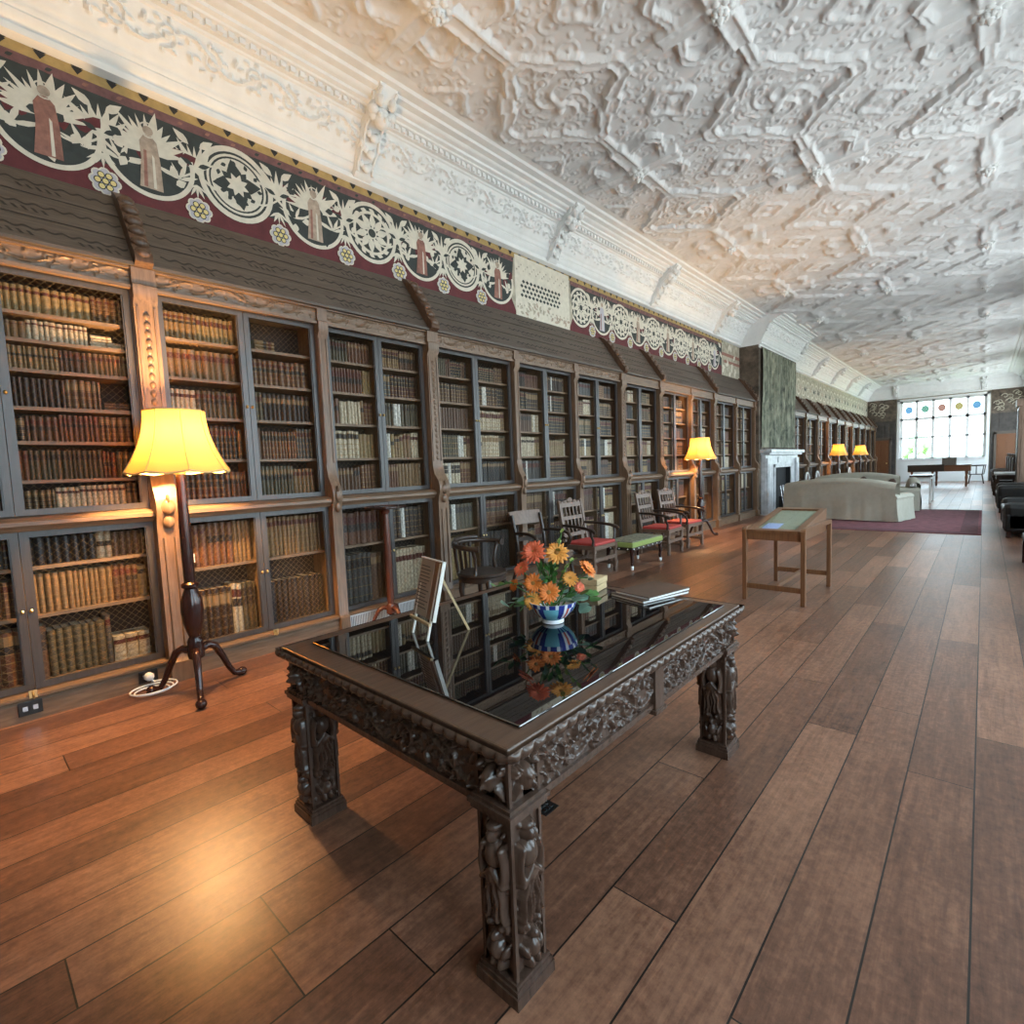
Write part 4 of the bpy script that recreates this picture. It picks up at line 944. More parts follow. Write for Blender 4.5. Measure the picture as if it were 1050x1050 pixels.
def leg(sx, sy, var):
    b = MB(); cx, cy = sx*(HX-.042-LW/2+.012), sy*(HY-.042-LW/2+.012); hw = LW/2
    for fi, (d, n) in enumerate((((1, 0), (0, -1)), ((0, 1), (1, 0)), ((-1, 0), (0, 1)), ((0, -1), (-1, 0)))):
        for mp, z0, z1, H in ((FIGS[(fi+var) % 3], .075, .535, .46), (msk, .575, .715, .14)):
            U = np.linspace(-hw+.008, hw-.008, 44); Zs = np.linspace(z0, z1, 120 if H > .2 else 42); UU, ZZ = np.meshgrid(U, Zs, indexing='ij')
            Hh = mp.sample((UU+hw)/LW*.15, (ZZ-z0)/(z1-z0)*H); e_ = np.clip((hw-.008-np.abs(UU))/.012, 0, 1)
            off = hw-.013+Hh*1.3*e_; X = cx+d[0]*UU+n[0]*off; Y = cy+d[1]*UU+n[1]*off; b.grid(np.stack([X, Y, ZZ], -1), 0, True)
    for s1 in (-1, 1):
        for s2 in (-1, 1): b.box(cx+s1*(hw-.014), cx+s1*(hw-.003), cy+s2*(hw-.014), cy+s2*(hw-.003), .06, .735)
    b.box(cx-hw+.02, cx+hw-.02, cy-hw+.02, cy+hw-.02, .05, .73)
    for z0, z1, g in ((.535, .552, .010), (.552, .566, .017), (.566, .578, .008), (.715, .737, .006), (0, .035, .014), (.035, .05, .009), (.05, .062, .004)): b.box(cx-hw-g, cx+hw+g, cy-hw-g, cy+hw+g, z0, z1)
    return b.build('leg', 'carved_oak', table, smooth=50, norm=True)
for k, (sx, sy) in enumerate(((-1, -1), (-1, 1), (1, -1), (1, 1))): leg(sx, sy, k)

# ------------------------------------------------------------------ things on the table
TT = TZ+.0095
# sign on a little easel
A0, A1 = Vector((1.371, 1.816, TT)), Vector((1.632, 1.869, TT))
sg_ = thing('table_sign', (1.40, 1.85, TT), 'text panel on a small wooden easel standing on the glass table', 'sign', None, math.radians(-14))
# local: panel faces -X, leaning back to +X
tilt = Matrix.Rotation(math.radians(14), 4, 'Y')
def tl(b): return b.xf(Matrix.Translation((0, 0, .085)) @ tilt)
tl(MB().box(0, .010, -.11, .11, 0, .26)).build('board', 'sign_brown', sg_, bevel=.004)
tl(MB().box(-.002, 0, -.035, .105, .005, .255)).build('text_sheet', 'grey_card', sg_)
b = MB(); rnd = random.Random(3)
for k in range(13): z = .225-.0155*k; b.box(-.0028, -.002, .095-rnd.uniform(.08, .12), .095, z-.0022, z+.0022)
tl(b).build('text_lines', 'ink', sg_); tl(MB().box(-.004, .012, -.114, -.108, 0, .262).box(-.004, .012, -.114, .114, .258, .264)).build('edge_strip', 'sign_edge', sg_)
MB().bar((-.02, .075, .0), (.065, .075, .33), .010).bar((-.02, -.085, .0), (.065, -.085, .33), .010).build('easel_leg', 'sign_edge', sg_)
MB().bar((.065, .0, .33), (.20, -.06, .0), .010).build('rear_strut', 'pale_wood', sg_); MB().bar((-.016, .10, .075), (-.016, -.11, .075), .012).build('ledge', 'pale_wood', sg_)
# porcelain bowl
BP = (1.90, 1.50)
bowl = thing('porcelain_bowl', (*BP, TT), 'blue and white porcelain bowl holding the orange flowers on the table', 'bowl')
bp_ = [(.045, 0), (.052, .002), (.052, .014), (.048, .018), (.075, .034), (.098, .060), (.110, .085), (.116, .105), (.112, .105), (.104, .085), (.09, .058), (.06, .035), (.02, .028)]
def bmf(i, j):
    k = j % 12
    if i in (0, 1, 2, 7): return 0
    if i in (4, 5): return 2 if 2 <= k <= 6 else (1 if k in (0, 1, 7, 8) else (3 if k == 10 else 0))
    if i == 6: return 1 if j % 3 else 0
    if i == 3: return 1 if k in (0, 8, 10) else 2
    return 0
MB().lathe(bp_, 48, mf=bmf).build('bowl_body', ['porcelain', 'cobalt', 'turquoise', 'iron_red'], bowl, smooth=60)
b = MB(); 
for k in range(4):
    a = k*PI/2+.35
    for rr_, m_ in ((.024, 0), (.017, 1)):
        pass
# flowers
def gerbera(loc, tiltv, R, pm, label, layers=2, n=15):
    z = Vector(tiltv).normalized(); r_ = thing('orange_flower', loc, label, 'flower', 'orange flowers in the bowl')
    q = Vector((0, 0, 1)).rotation_difference(z); Mr = q.to_matrix().to_4x4(); b = MB()
    for ly in range(layers):
        for k in range(n):
            a = 2*PI*(k+.5*ly)/n+random.uniform(-.06, .06); l = R*(1-.18*ly)*random.uniform(.9, 1.05); w = R*.135; ca, sa = math.cos(a), math.sin(a); lift = .12+.30*ly
            pts = []
            for s_, ww in ((.12, .5), (.45, .85), (.78, 1.), (1., .25)):
                for sd in (-1, 0, 1): x_, y_ = l*s_, w*ww*sd; zz_ = l*lift*s_**.7-(.10*l*s_**3)-.45*w*abs(sd); pts.append((x_*ca-y_*sa, x_*sa+y_*ca, zz_+.004*ly))
            b.add(pts, [(3*i+j, 3*i+j+1, 3*i+j+4, 3*i+j+3) for i in range(3) for j in range(2)])
    b.xf(Mr).build('petals', pm, r_, smooth=179); MB().blob((0, 0, R*.10), (R*.24, R*.24, R*.13), 10, 6).xf(Mr).build('heart', 'flower_heart', r_, smooth=60)
    top = Vector(loc); bot = Vector((BP[0]+(loc[0]-BP[0])*.2, BP[1]+(loc[1]-BP[1])*.2, TT+.05)); mid = (top+bot)/2+Vector((0, 0, .02))
    MB().tube([Vector((0, 0, 0)), mid-top, bot-top], .0035, 6).build('stem', 'leaf_green', r_, smooth=60)
    return r_
FL = [((1.849, 1.564, 1.112), (-.75, -.35, .45), .062, 'petal_coral', 3, 'large double coral flower, topmost on the left of the bowl'),
 ((1.918, 1.478, 1.104), (-.7, -.45, .5), .060, 'petal_peach', 2, 'peach orange daisy, topmost on the right beside the coral one'),
 ((1.813, 1.609, 1.034), (-.6, .1, .6), .046, 'petal_coral', 2, 'small coral flower at the left edge above the dark leaves'),
 ((1.83, 1.555, .967), (-.8, -.45, .25), .052, 'petal_orange', 2, 'orange daisy facing out, halfway up the left of the bunch'),
 ((1.862, 1.490, .925), (-.75, -.55, .3), .056, 'petal_orange', 2, 'orange daisy just above the middle of the bowl rim'),
 ((1.82, 1.555, .886), (-.8, -.5, .2), .048, 'petal_peach', 2, 'yellow peach daisy lowest, drooping over the bowl rim'),
 ((2.005, 1.368, 1.025), (.2, -.7, .6), .050, 'petal_orange', 2, 'orange flower seen from the side at the far right of the bunch'),
 ((1.95, 1.430, .980), (-.5, -.5, .7), .044, 'petal_peach', 2, 'half-open yellow orange bloom at the right of the bunch'),
 ((1.975, 1.395, .938), (-.3, -.8, .3), .030, 'petal_coral', 2, 'small coral bud low on the right beside the green leaves'),
 ((1.79, 1.64, .955), (-.7, .3, .3), .034, 'petal_orange', 2, 'small orange bloom low on the left among dark leaves')]
for loc, tv, R, pm, ly, lab in FL: gerbera(loc, tv, R, pm, lab, ly)
def sprig(end, base, n, l, mat, label, droop=.0, wd=.32, seed=0):
    q = random.Random(seed); base, end = Vector(base), Vector(end); r_ = thing('leaf_sprig', base, label, 'foliage', 'leafy sprigs in the bowl')
    D = end-base; pts = [D*s_+Vector((0, 0, .05*math.sin(PI*s_)-droop*s_*s_)) for s_ in np.linspace(0, 1, 9)]
    MB().tube(pts, .0028, 5).build('stem', 'leaf_green', r_, smooth=60); b = MB(); tg = D.normalized(); sd = tg.cross(Vector((0, 0, 1))).normalized()
    for k in range(n):
        s_ = .3+.7*k/(n-1); p = pts[min(8, int(s_*8))]; out = (sd*(1 if k % 2 else -1)*q.uniform(.5, 1)+tg*q.uniform(.3, .9)+Vector((0, 0, q.uniform(-.3, .5)))).normalized()
        ll = l*q.uniform(.75, 1.15); wv = out.cross(Vector((q.uniform(-.4, .4), q.uniform(-.4, .4), 1))).normalized(); up = out.cross(wv)
        V = []
        for t_, w_ in ((0, .05), (.3, .8), (.6, 1), (.85, .5), (1, .02)):
            for s2 in (-1, 0, 1): V.append(p+out*ll*t_+wv*(ll*wd*w_*s2)+up*(.10*ll*abs(s2)*w_)-Vector((0, 0, .16*ll*t_*t_)))
        b.add(V, [(3*i+j, 3*i+j+1, 3*i+j+4, 3*i+j+3) for i in range(4) for j in range(2)])
    b.build('leaves', mat, r_, smooth=179)
B0 = (1.9, 1.5, .84)
SP = [((1.73, 1.70, .985), 9, .055, 'leaf_green', 'dark leafy sprig reaching far left from the bowl', .03, .22), ((1.77, 1.66, .90), 8, .07, 'leaf_blue', 'grey-green leaves hanging low on the left of the bowl', .05, .3),
 ((1.80, 1.62, .88), 7, .07, 'leaf_green', 'dark green leaves drooping over the left bowl rim', .05, .3), ((1.896, 1.52, 1.05), 16, .055, 'leaf_green', 'dense green sprig in the middle of the bunch', 0, .2),
 ((1.915, 1.49, 1.04), 16, .055, 'leaf_green', 'dense green sprig just right of the middle', 0, .2), ((1.87, 1.54, 1.03), 14, .055, 'leaf_green', 'dense green sprig just left of the middle', 0, .2),
 ((1.935, 1.46, 1.20), 6, .04, 'leaf_lime', 'small pale sprig standing up highest of the bunch', 0, .3), ((1.965, 1.418, 1.07), 8, .05, 'leaf_lime', 'lime green pointed sprig at the upper right', 0, .25),
 ((2.01, 1.37, .98), 8, .055, 'leaf_blue', 'grey-green sprig at the right under the orange flower', .0, .25), ((1.97, 1.37, .875), 7, .085, 'leaf_blue', 'broad pale green leaves hanging over the right rim', .04, .36),
 ((2.03, 1.34, .905), 7, .075, 'leaf_green', 'broad green leaves farthest right of the bowl', .03, .36), ((1.84, 1.53, .98), 9, .055, 'leaf_blue', 'grey-green sprig between the left orange daisies', .0, .28),
 ((1.93, 1.44, .95), 9, .055, 'leaf_green', 'green sprig behind the yellow bloom on the right', .0, .28)]
for i, (e_, n, l, m_, lab, dr, wd) in enumerate(SP): sprig(e_, B0, n, l, m_, lab, dr, wd, i)
# booklets
for k, (z, m_, lab, sc_) in enumerate(((TT+.0005, 'cover_brown', 'lower brown booklet with white pages, under another on the glass table', 1.), (TT+.0165, 'cover_brown', 'upper brown booklet lying on top of another on the glass table', .97))):
    r_ = thing('booklet', (2.62+.01*k, 1.37-.012*k, z), lab, 'book', None, math.radians(-16+4*k)); hx, hy = .18*sc_, .125*sc_
    MB().box(-hx+.004, hx-.004, -hy+.004, hy-.004, .002, .012).build('pages', 'white_plastic', r_)
    MB().box(-hx, hx, -hy, hy, .012, .0155).box(-hx, hx, -hy, hy, 0, .002).box(-hx, hx, hy-.002, hy, .002, .012).build('cover', 'cover_brown', r_, bevel=.001)
r_ = thing('wooden_box', (2.56, 1.70, TT), 'small pale wooden box with a grooved side, behind the flower bowl', 'box', None, math.radians(10))
MB().box(-.075, .075, -.05, .05, 0, .036).build('box_body', 'pale_wood', r_, bevel=.003); MB().box(-.078, .078, -.053, .053, .041, .075).box(-.07, .07, -.045, .045, .036, .041).build('lid', 'pale_wood', r_, bevel=.003)

# ------------------------------------------------------------------ tripod pole stand
r_ = thing('pole_stand', (2.93, 4.38, 0), 'red mahogany tripod pole stand with a flat round top, before the bookcases', 'stand')
for k in range(3):
    a = 2*PI*k/3+.5; ca, sa = math.cos(a), math.sin(a)
    MB().tube([(q*ca, q*sa, z) for q, z in ((.02, .17), (.07, .185), (.12, .16), (.16, .09), (.19, .035), (.225, .018))], [.024, .024, .022, .018, .016, .02], 8).build('leg', 'red_mahogany', r_, smooth=60)
MB().lathe([(.02, .1), (.045, .12), (.045, .2), (.03, .22), (.036, .26), (.036, .7), (.03, 1.0), (.026, 1.12), (.04, 1.13), (.045, 1.15), (.03, 1.165)], 14).build('pole', 'red_mahogany', r_, smooth=40)
MB().lathe([(.03, 1.165), (.18, 1.175), (.20, 1.185), (.20, 1.197), (.19, 1.20), (.185, 1.192)], 28).build('stand_top', 'mahogany', r_, smooth=40)

# ------------------------------------------------------------------ chairs
def armchair_red():
    r_ = thing('armchair', (0, 0, 0), '', 'chair', 'carved armchairs with red seats along the bookcases'); w, d, sh = .27, .24, .42
    for s_ in (-1, 1):
        b = MB(); b.tube([(s_*w, -d, 0), (s_*w, -d, .05), (s_*w, -d, .08)], [.026, .03, .024], 10); b.box(s_*w-.026, s_*w+.026, -d-.026, -d+.026, .08, .16); b.lathe([(.022, .16), (.03, .19), (.022, .22), (.028, .28), (.022, .33)], 10, (s_*w, -d, 0)); b.box(s_*w-.026, s_*w+.026, -d-.026, -d+.026, .33, .42); b.build('leg', 'chair_oak', r_, smooth=40)
        b = MB(); b.bar((s_*w, d+.02, 0), (s_*w, d, .42), .045); b.bar((s_*w, d, .42), (s_*w*.97, d+.10, 1.0), .042); b.blob((s_*w*.97, d+.105, 1.02), .028); b.build('rear_leg', 'chair_oak', r_)
        b = MB(); b.tube([(s_*w, d+.035, .69), (s_*(w+.02), .05, .685), (s_*(w+.03), -.14, .665), (s_*(w+.035), -.25, .64), (s_*(w+.035), -.29, .605)], [.02, .02, .022, .026, .018], 8); b.tube([(s_*w, -d+.02, .42), (s_*w, -d+.01, .5), (s_*(w+.03), -d+.02, .56), (s_*(w+.033), -d+.03, .645)], [.022, .018, .018, .02], 8); b.build('arm', 'chair_wood', r_, smooth=60)
        MB().box(s_*w-.016, s_*w+.016, -d, d, .10, .14).build('stretcher', 'chair_oak', r_)
    MB().box(-w, w, -d-.012, -d+.012, .20, .25).box(-w, w, d-.01, d+.015, .15, .19).build('cross_stretcher', 'chair_oak', r_)
    b = MB(); b.box(-w, w, -d-.02, -d+.02, .37, .425); b.box(-w, w, d-.02, d+.02, .37, .425); b.box(-w-.02, -w+.02, -d, d, .37, .425); b.box(w-.02, w+.02, -d, d, .37, .425); b.build('seat_rail', 'chair_oak', r_)
    MB().box(-w+.005, w-.005, -d-.015, d-.015, .42, .465).build('seat', 'red_cloth', r_, bevel=.018)
    def yb(z): return d+.10*(z-.42)/.58
    for z, h in ((.94, .06), (.76, .05), (.52, .05)):
        b = MB(); b.add([(x, yb(z_)+o, z_) for z_ in (z, z+h) for x, o in ((-w, -.014), (w, -.014), (w, .014), (-w, .014))], [(3, 2, 1, 0), (4, 5, 6, 7), (0, 1, 5, 4), (1, 2, 6, 5), (2, 3, 7, 6), (3, 0, 4, 7)])
        if z > .9:
            b.blob((0, yb(1.02), 1.03), (.07, .018, .045)); 
            for s_ in (-1, 1): b.blob((s_*.12, yb(1.01), 1.012), (.045, .016, .03)); b.blob((s_*.20, yb(1.0), 1.005), (.035, .016, .022))
        b.build('back_rail', 'chair_oak', r_)
    for z0_, z1_ in ((.80, .95), (.56, .77)):
        for k in range(6): x = -w+.045+k*(2*w-.09)/5; MB().tube([(x, yb(z0_), z0_), (x, yb(z0_+.03), z0_+.03), (x, yb((z0_+z1_)/2), (z0_+z1_)/2), (x, yb(z1_-.03), z1_-.03), (x, yb(z1_), z1_)], [.011, .017, .010, .017, .011], 8).build('spindle', 'chair_oak', r_, smooth=60)
    return r_
ac = armchair_red(); ac.location = (6.15, 4.13, 0); ac['label'] = 'carved armchair with a red seat, nearest of the three, left of the green stool'
dup(ac, (8.2, 4.05, 0), .04, 'carved armchair with a red seat just right of the green stool'); dup(ac, (9.1, 4.08, 0), -.05, 'carved armchair with a red seat farthest along, beside the second lamp')
# bow-backed chair
r_ = thing('bow_chair', (3.72, 3.86, 0), 'dark bow-backed armchair with a round seat, behind the table sign', 'chair', None, math.radians(18))
MB().lathe([(.0, .43), (.25, .425), (.265, .44), (.265, .455), (.25, .468), (.12, .46), (.0, .458)], 28).build('seat', 'chair_wood', r_, smooth=40)
MB().lathe([(.235, .38), (.25, .38), (.25, .43), (.235, .43)], 28).build('seat_rail', 'chair_wood', r_, smooth=40)
for a in (.6, 2.54, 3.9, 5.52):
    ca, sa = math.cos(a), math.sin(a); MB().tube([(q*ca, q*sa, z) for q, z in ((.20, .42), (.235, .38), (.245, .30), (.225, .16), (.235, .05), (.26, .02))], [.03, .036, .03, .02, .018, .028], 8).build('leg', 'chair_wood', r_, smooth=60)
bow = [(.30*math.cos(a), .27*math.sin(a)+(.0), .745+.02*math.sin(a)) for a in np.linspace(-.45, PI+.45, 26)]
b = MB(); b.tube(bow, [.034]+[.026]*24+[.034], 8); b.tube([(p_[0]*.99, p_[1]*.99, p_[2]+.035) for p_ in bow[7:19]], .024, 8); b.build('back_rail', 'chair_wood', r_, smooth=60)
for a in (-.2, PI+.2): ca, sa = math.cos(a), math.sin(a); MB().tube([(.24*ca, .24*sa, .45), (.21*ca, .21*sa, .54), (.235*ca, .23*sa, .64), (.29*ca, .265*sa, .735)], [.022, .018, .018, .02], 8).build('arm_support', 'chair_wood', r_, smooth=60)
for a in (1.0, PI-1.0): ca, sa = math.cos(a), math.sin(a); MB().tube([(.24*ca, .24*sa, .45), (.27*ca, .255*sa, .6), (.285*ca, .26*sa, .75)], .017, 8).build('back_post', 'chair_wood', r_, smooth=60)
for xo in (-.09, 0., .09): MB().bar((xo, .235, .455), (xo*1.2, .262, .75), .035, .010).build('splat', 'chair_wood', r_)
# scroll-armed chair
r_ = thing('scroll_chair', (5.05, 4.10, 0), 'dark scroll-armed chair with a wooden top rail, behind the orange flowers', 'chair', None, math.radians(-6))
MB().box(-.27, .27, -.27, .22, .43, .475).build('seat', 'chair_oak', r_, bevel=.015); MB().box(-.26, .26, -.26, .22, .375, .43).build('seat_rail', 'chair_oak', r_, bevel=.005)
for s_ in (-1, 1):
    MB().tube([(s_*.24, -.24, .40), (s_*.24, -.25, .28), (s_*.24, -.28, .12), (s_*.24, -.33, 0)], [.026, .024, .02, .018], 8).build('leg', 'chair_wood', r_, smooth=60)
    MB().tube([(s_*.24, .36, 0), (s_*.24, .26, .25), (s_*.24, .21, .45), (s_*.245, .23, .65), (s_*.25, .30, .93)], [.018, .022, .024, .022, .02], 8).build('rear_leg', 'chair_wood', r_, smooth=60)
    pts = [(s_*.25, .24, .70), (s_*.27, .12, .715), (s_*.285, -.05, .71), (s_*.29, -.16, .68), (s_*.29, -.21, .62), (s_*.29, -.17, .55), (s_*.285, -.09, .53), (s_*.285, -.05, .58), (s_*.285, -.09, .62), (s_*.285, -.13, .60)]
    MB().tube(pts, [.02, .02, .022, .024, .024, .024, .022, .02, .017, .012], 8).tube([(s_*.285, -.15, .535), (s_*.28, -.12, .49), (s_*.27, -.15, .43)], .021, 8).build('arm', 'chair_wood', r_, smooth=60)
b = MB(); b.grid(np.array([[(x, .275+.05*zz+.05*(1-(x/.27)**2)+o, .80+.17*zz) for zz in (0, .5, 1)] for x in np.linspace(-.27, .27, 12) for o in (0,)]).reshape(12, 3, 3)); k0 = len(b.v)
b.grid(np.array([[(x, .30+.05*zz+.05*(1-(x/.27)**2), .80+.17*zz) for zz in (0, .5, 1)] for x in np.linspace(-.27, .27, 12)]), 0, True)
b.prism([(-.27, .80), (.27, .80), (.27, .83), (-.27, .83)], .29, .31, 1) if False else None
b.build('top_rail', 'chair_oak', r_, smooth=60); MB().bar((-.24, .25, .62), (.24, .25, .62), .03, .05).build('back_rail', 'chair_wood', r_)
# green bench stool
r_ = thing('bench_stool', (6.97, 3.88, 0), 'green upholstered bench stool with dark legs, between red-seated armchairs', 'stool')
MB().box(-.47, .47, -.23, .23, .33, .405).build('seat_pad', 'green_cloth', r_, bevel=.012); MB().box(-.462, .462, -.222, .222, .403, .418).build('needlework_top', 'needlework', r_, bevel=.008)
b = MB(); b.box(-.455, .455, -.215, .215, .285, .33); b.build('apron', 'chair_wood', r_); b = MB()
for k in range(7): b.blob((-.42+.14*k, -.218, .31), .011, 6, 4)
for k in range(3): b.blob((-.458, -.14+.14*k, .31), .011, 6, 4)
b.build('studs', 'white_plastic', r_)
for sx in (-1, 1):
    for sy in (-1, 1):
        l = MB().tube([(sx*.43, sy*.19, .30), (sx*.44, sy*.20, .2), (sx*.43, sy*.19, .1), (sx*.435, sy*.195, .05)], [.034, .026, .019, .017], 8).build('leg', 'mahogany', r_, smooth=60)
        MB().blob((sx*.435, sy*.195, .022), (.022, .022, .022)).lathe([(.021, .03), (.023, .06), (.018, .065)], 10, (sx*.435, sy*.195, 0)).build('caster', 'white_plastic', l, smooth=60)

# ------------------------------------------------------------------ display lectern
r_ = thing('display_case', (6.33, 1.60, 0), 'teak display case on legs with a sloping glazed top, on the floorboards', 'display case', None, math.radians(-1))
hx, hy = .54, .285
for sy in (-1, 1):
    y = sy*hy
    for sx in (-1, 1): MB().box(sx*hx-.026, sx*hx+.026, y-.022, y+.022, 0, .74).build('leg', 'teak', r_, bevel=.006)
    b = MB(); b.prism([(-hx-.026, .735), (-hx-.024, .765), (-hx-.010, .785), (-hx+.02, .795), (hx-.02, .795), (hx+.010, .785), (hx+.024, .765), (hx+.026, .735), (hx-.026, .735), (hx-.03, .748), (-hx+.03, .748), (-hx+.026, .735)], y-.022, y+.022, 1); b.build('top_rail', 'teak', r_)
for sx in (-1, 1): MB().box(sx*hx-.014, sx*hx+.014, -hy+.02, hy-.02, .13, .185).build('stretcher', 'teak', r_, bevel=.003)
MB().box(-hx, hx, -.022, .022, .14, .175).build('long_stretcher', 'teak', r_, bevel=.003)
zn, zf = .755, .905
b = MB(); yb_ = hy-.026; b.prism([(-hx+.0, .66), (hx-.02, .66), (hx-.02, zf-.012), (-hx+.0, zn-.012)], -yb_, yb_, 1); b.build('case_body', 'teak', r_)
sl = (zf-zn)/(2*hx-.02); zt = lambda x: zn+(x+hx)*sl
def slop(b, x0, x1, y0, y1, a0, a1, m=0): return b.prism([(x0, zt(x0)+a0), (x1, zt(x1)+a0), (x1, zt(x1)+a1), (x0, zt(x0)+a1)], y0, y1, 1, m)
X0_, X1_ = -hx-.01, hx-.01; b = MB(); slop(b, X0_, X1_, -yb_-.0, -yb_+.06, -.012, .014); slop(b, X0_, X1_, yb_-.06, yb_, -.012, .014); slop(b, X0_, X0_+.075, -yb_+.06, yb_-.06, -.012, .014); slop(b, X1_-.07, X1_, -yb_+.06, yb_-.06, -.012, .014); b.build('case_frame', 'teak', r_)
slop(MB(), X0_+.075, X1_-.07, -yb_+.06, yb_-.06, -.0118, -.008).build('lining', 'green_paper', r_); b = MB(); slop(b, X0_+.12, X0_+.38, .0, yb_-.10, -.008, -.006); b.build('sheet', 'blue_paper', r_)
b = MB(); slop(b, X0_+.13, X0_+.95, -yb_+.09, -.02, -.008, -.006); slop(b, X0_+.45, X0_+.95, .0, yb_-.09, -.008, -.006); b.build('plan', 'green_paper', r_)
slop(MB(), X0_+.075, X1_-.07, -yb_+.06, yb_-.06, .004, .007).build('glazing', 'museum_glass', r_)

# ------------------------------------------------------------------ fireplace, tapestry
fp = thing('fireplace', (16.7, YB, 0), 'grey marble fireplace with a dark hearth opening, below the green tapestry', 'fireplace'); hw = 1.62
b = MB(); 
for s_ in (-1, 1): b = MB(); b.box(s_*hw, s_*.80, -.12, 0, 0, 1.28); b.box(s_*(hw-.02), s_*(hw-.32), -.17, -.12, 0, 1.55); b.box(s_*(hw+.02), s_*(hw-.36), -.19, -.12, 0, .16); b.box(s_*(hw-.08), s_*(hw-.26), -.185, -.17, .3, 1.4); b.box(s_*.90, s_*.80, -.15, -.12, 0, 1.38); b.build('jamb', 'marble', fp, bevel=.006)
MB().box(-hw, hw, -.12, 0, 1.28, 1.64).box(-.9, .9, -.15, -.12, 1.28, 1.38).box(-.5, .5, -.14, -.12, 1.43, 1.58).build('lintel', 'marble', fp, bevel=.006)
MB().box(-hw-.06, hw+.06, -.24, 0, 1.64, 1.70).box(-hw-.12, hw+.12, -.30, 0, 1.70, 1.79).build('mantel_shelf', 'marble', fp, bevel=.01)
MB().box(-.80, .80, -.002, -.001, 0, 1.28).box(-.8, -.79, -.12, 0, 0, 1.28).box(.79, .8, -.12, 0, 0, 1.28).build('hearth_back', 'soot', fp)
MB().box(-1.7, 1.7, -.62, 0, 0, .025).build('hearth_slab', 'marble', fp)
g = thing('fire_grate', (16.55, YB-.22, .026), 'black iron grate standing in the fireplace opening', 'grate')
MB().box(-.4, .4, -.04, 0, .1, .12).box(-.4, .4, -.04, 0, .25, .27).box(-.4, -.37, -.06, .06, 0, .42).box(.37, .4, -.06, .06, 0, .42).build('frame', 'soot', g); b = MB()
for k in range(9): b.box(-.34+.085*k-.008, -.34+.085*k+.008, -.03, -.015, .1, .34)
b.build('bars', 'soot', g)
for k, (x, dx) in enumerate(((15.98, .02), (16.16, .10))):
    b = MB().tube([(0, 0, .014), (dx*.5, .06, .36), (dx, .12, .72)], .012, 6); b.blob((dx, .12, .73), .03).blob((0, 0, .012), (.03, .02, .012)); o = b.build('fire_iron', 'steel', smooth=60); o.location = (x, YB-.36, .026)
    tag(o, ('upright polished fire iron leaning in the hearth, nearer one', 'slanting polished fire iron leaning in the hearth, farther one')[k], 'fire iron', 'fire irons in the hearth')
X = np.linspace(-1.66, 1.66, 180); Z = np.linspace(1.86, 4.5, 24); XX, ZZ = np.meshgrid(X, Z, indexing='ij'); Y = -.045-.022*np.sin(XX*19+.8*np.sin(ZZ*2))-.012*np.sin(XX*43+ZZ)
tp_ = thing('tapestry', (16.7, YB, 0), 'grey-green leafy tapestry hanging over the fireplace', 'tapestry')
MB().grid(np.stack([XX, Y, ZZ], -1), 0, True).build('cloth', 'tapestry', tp_, smooth=179); MB().tube([(-1.7, -.03, 4.52), (1.7, -.03, 4.52)], .02, 8).build('hanging_rail', 'oak_dark', tp_)
struct(MB().box(BX0-.02, BX1+.02, YB-.03, YB, 4.5, 4.58).build('trim_5', 'plaster'))

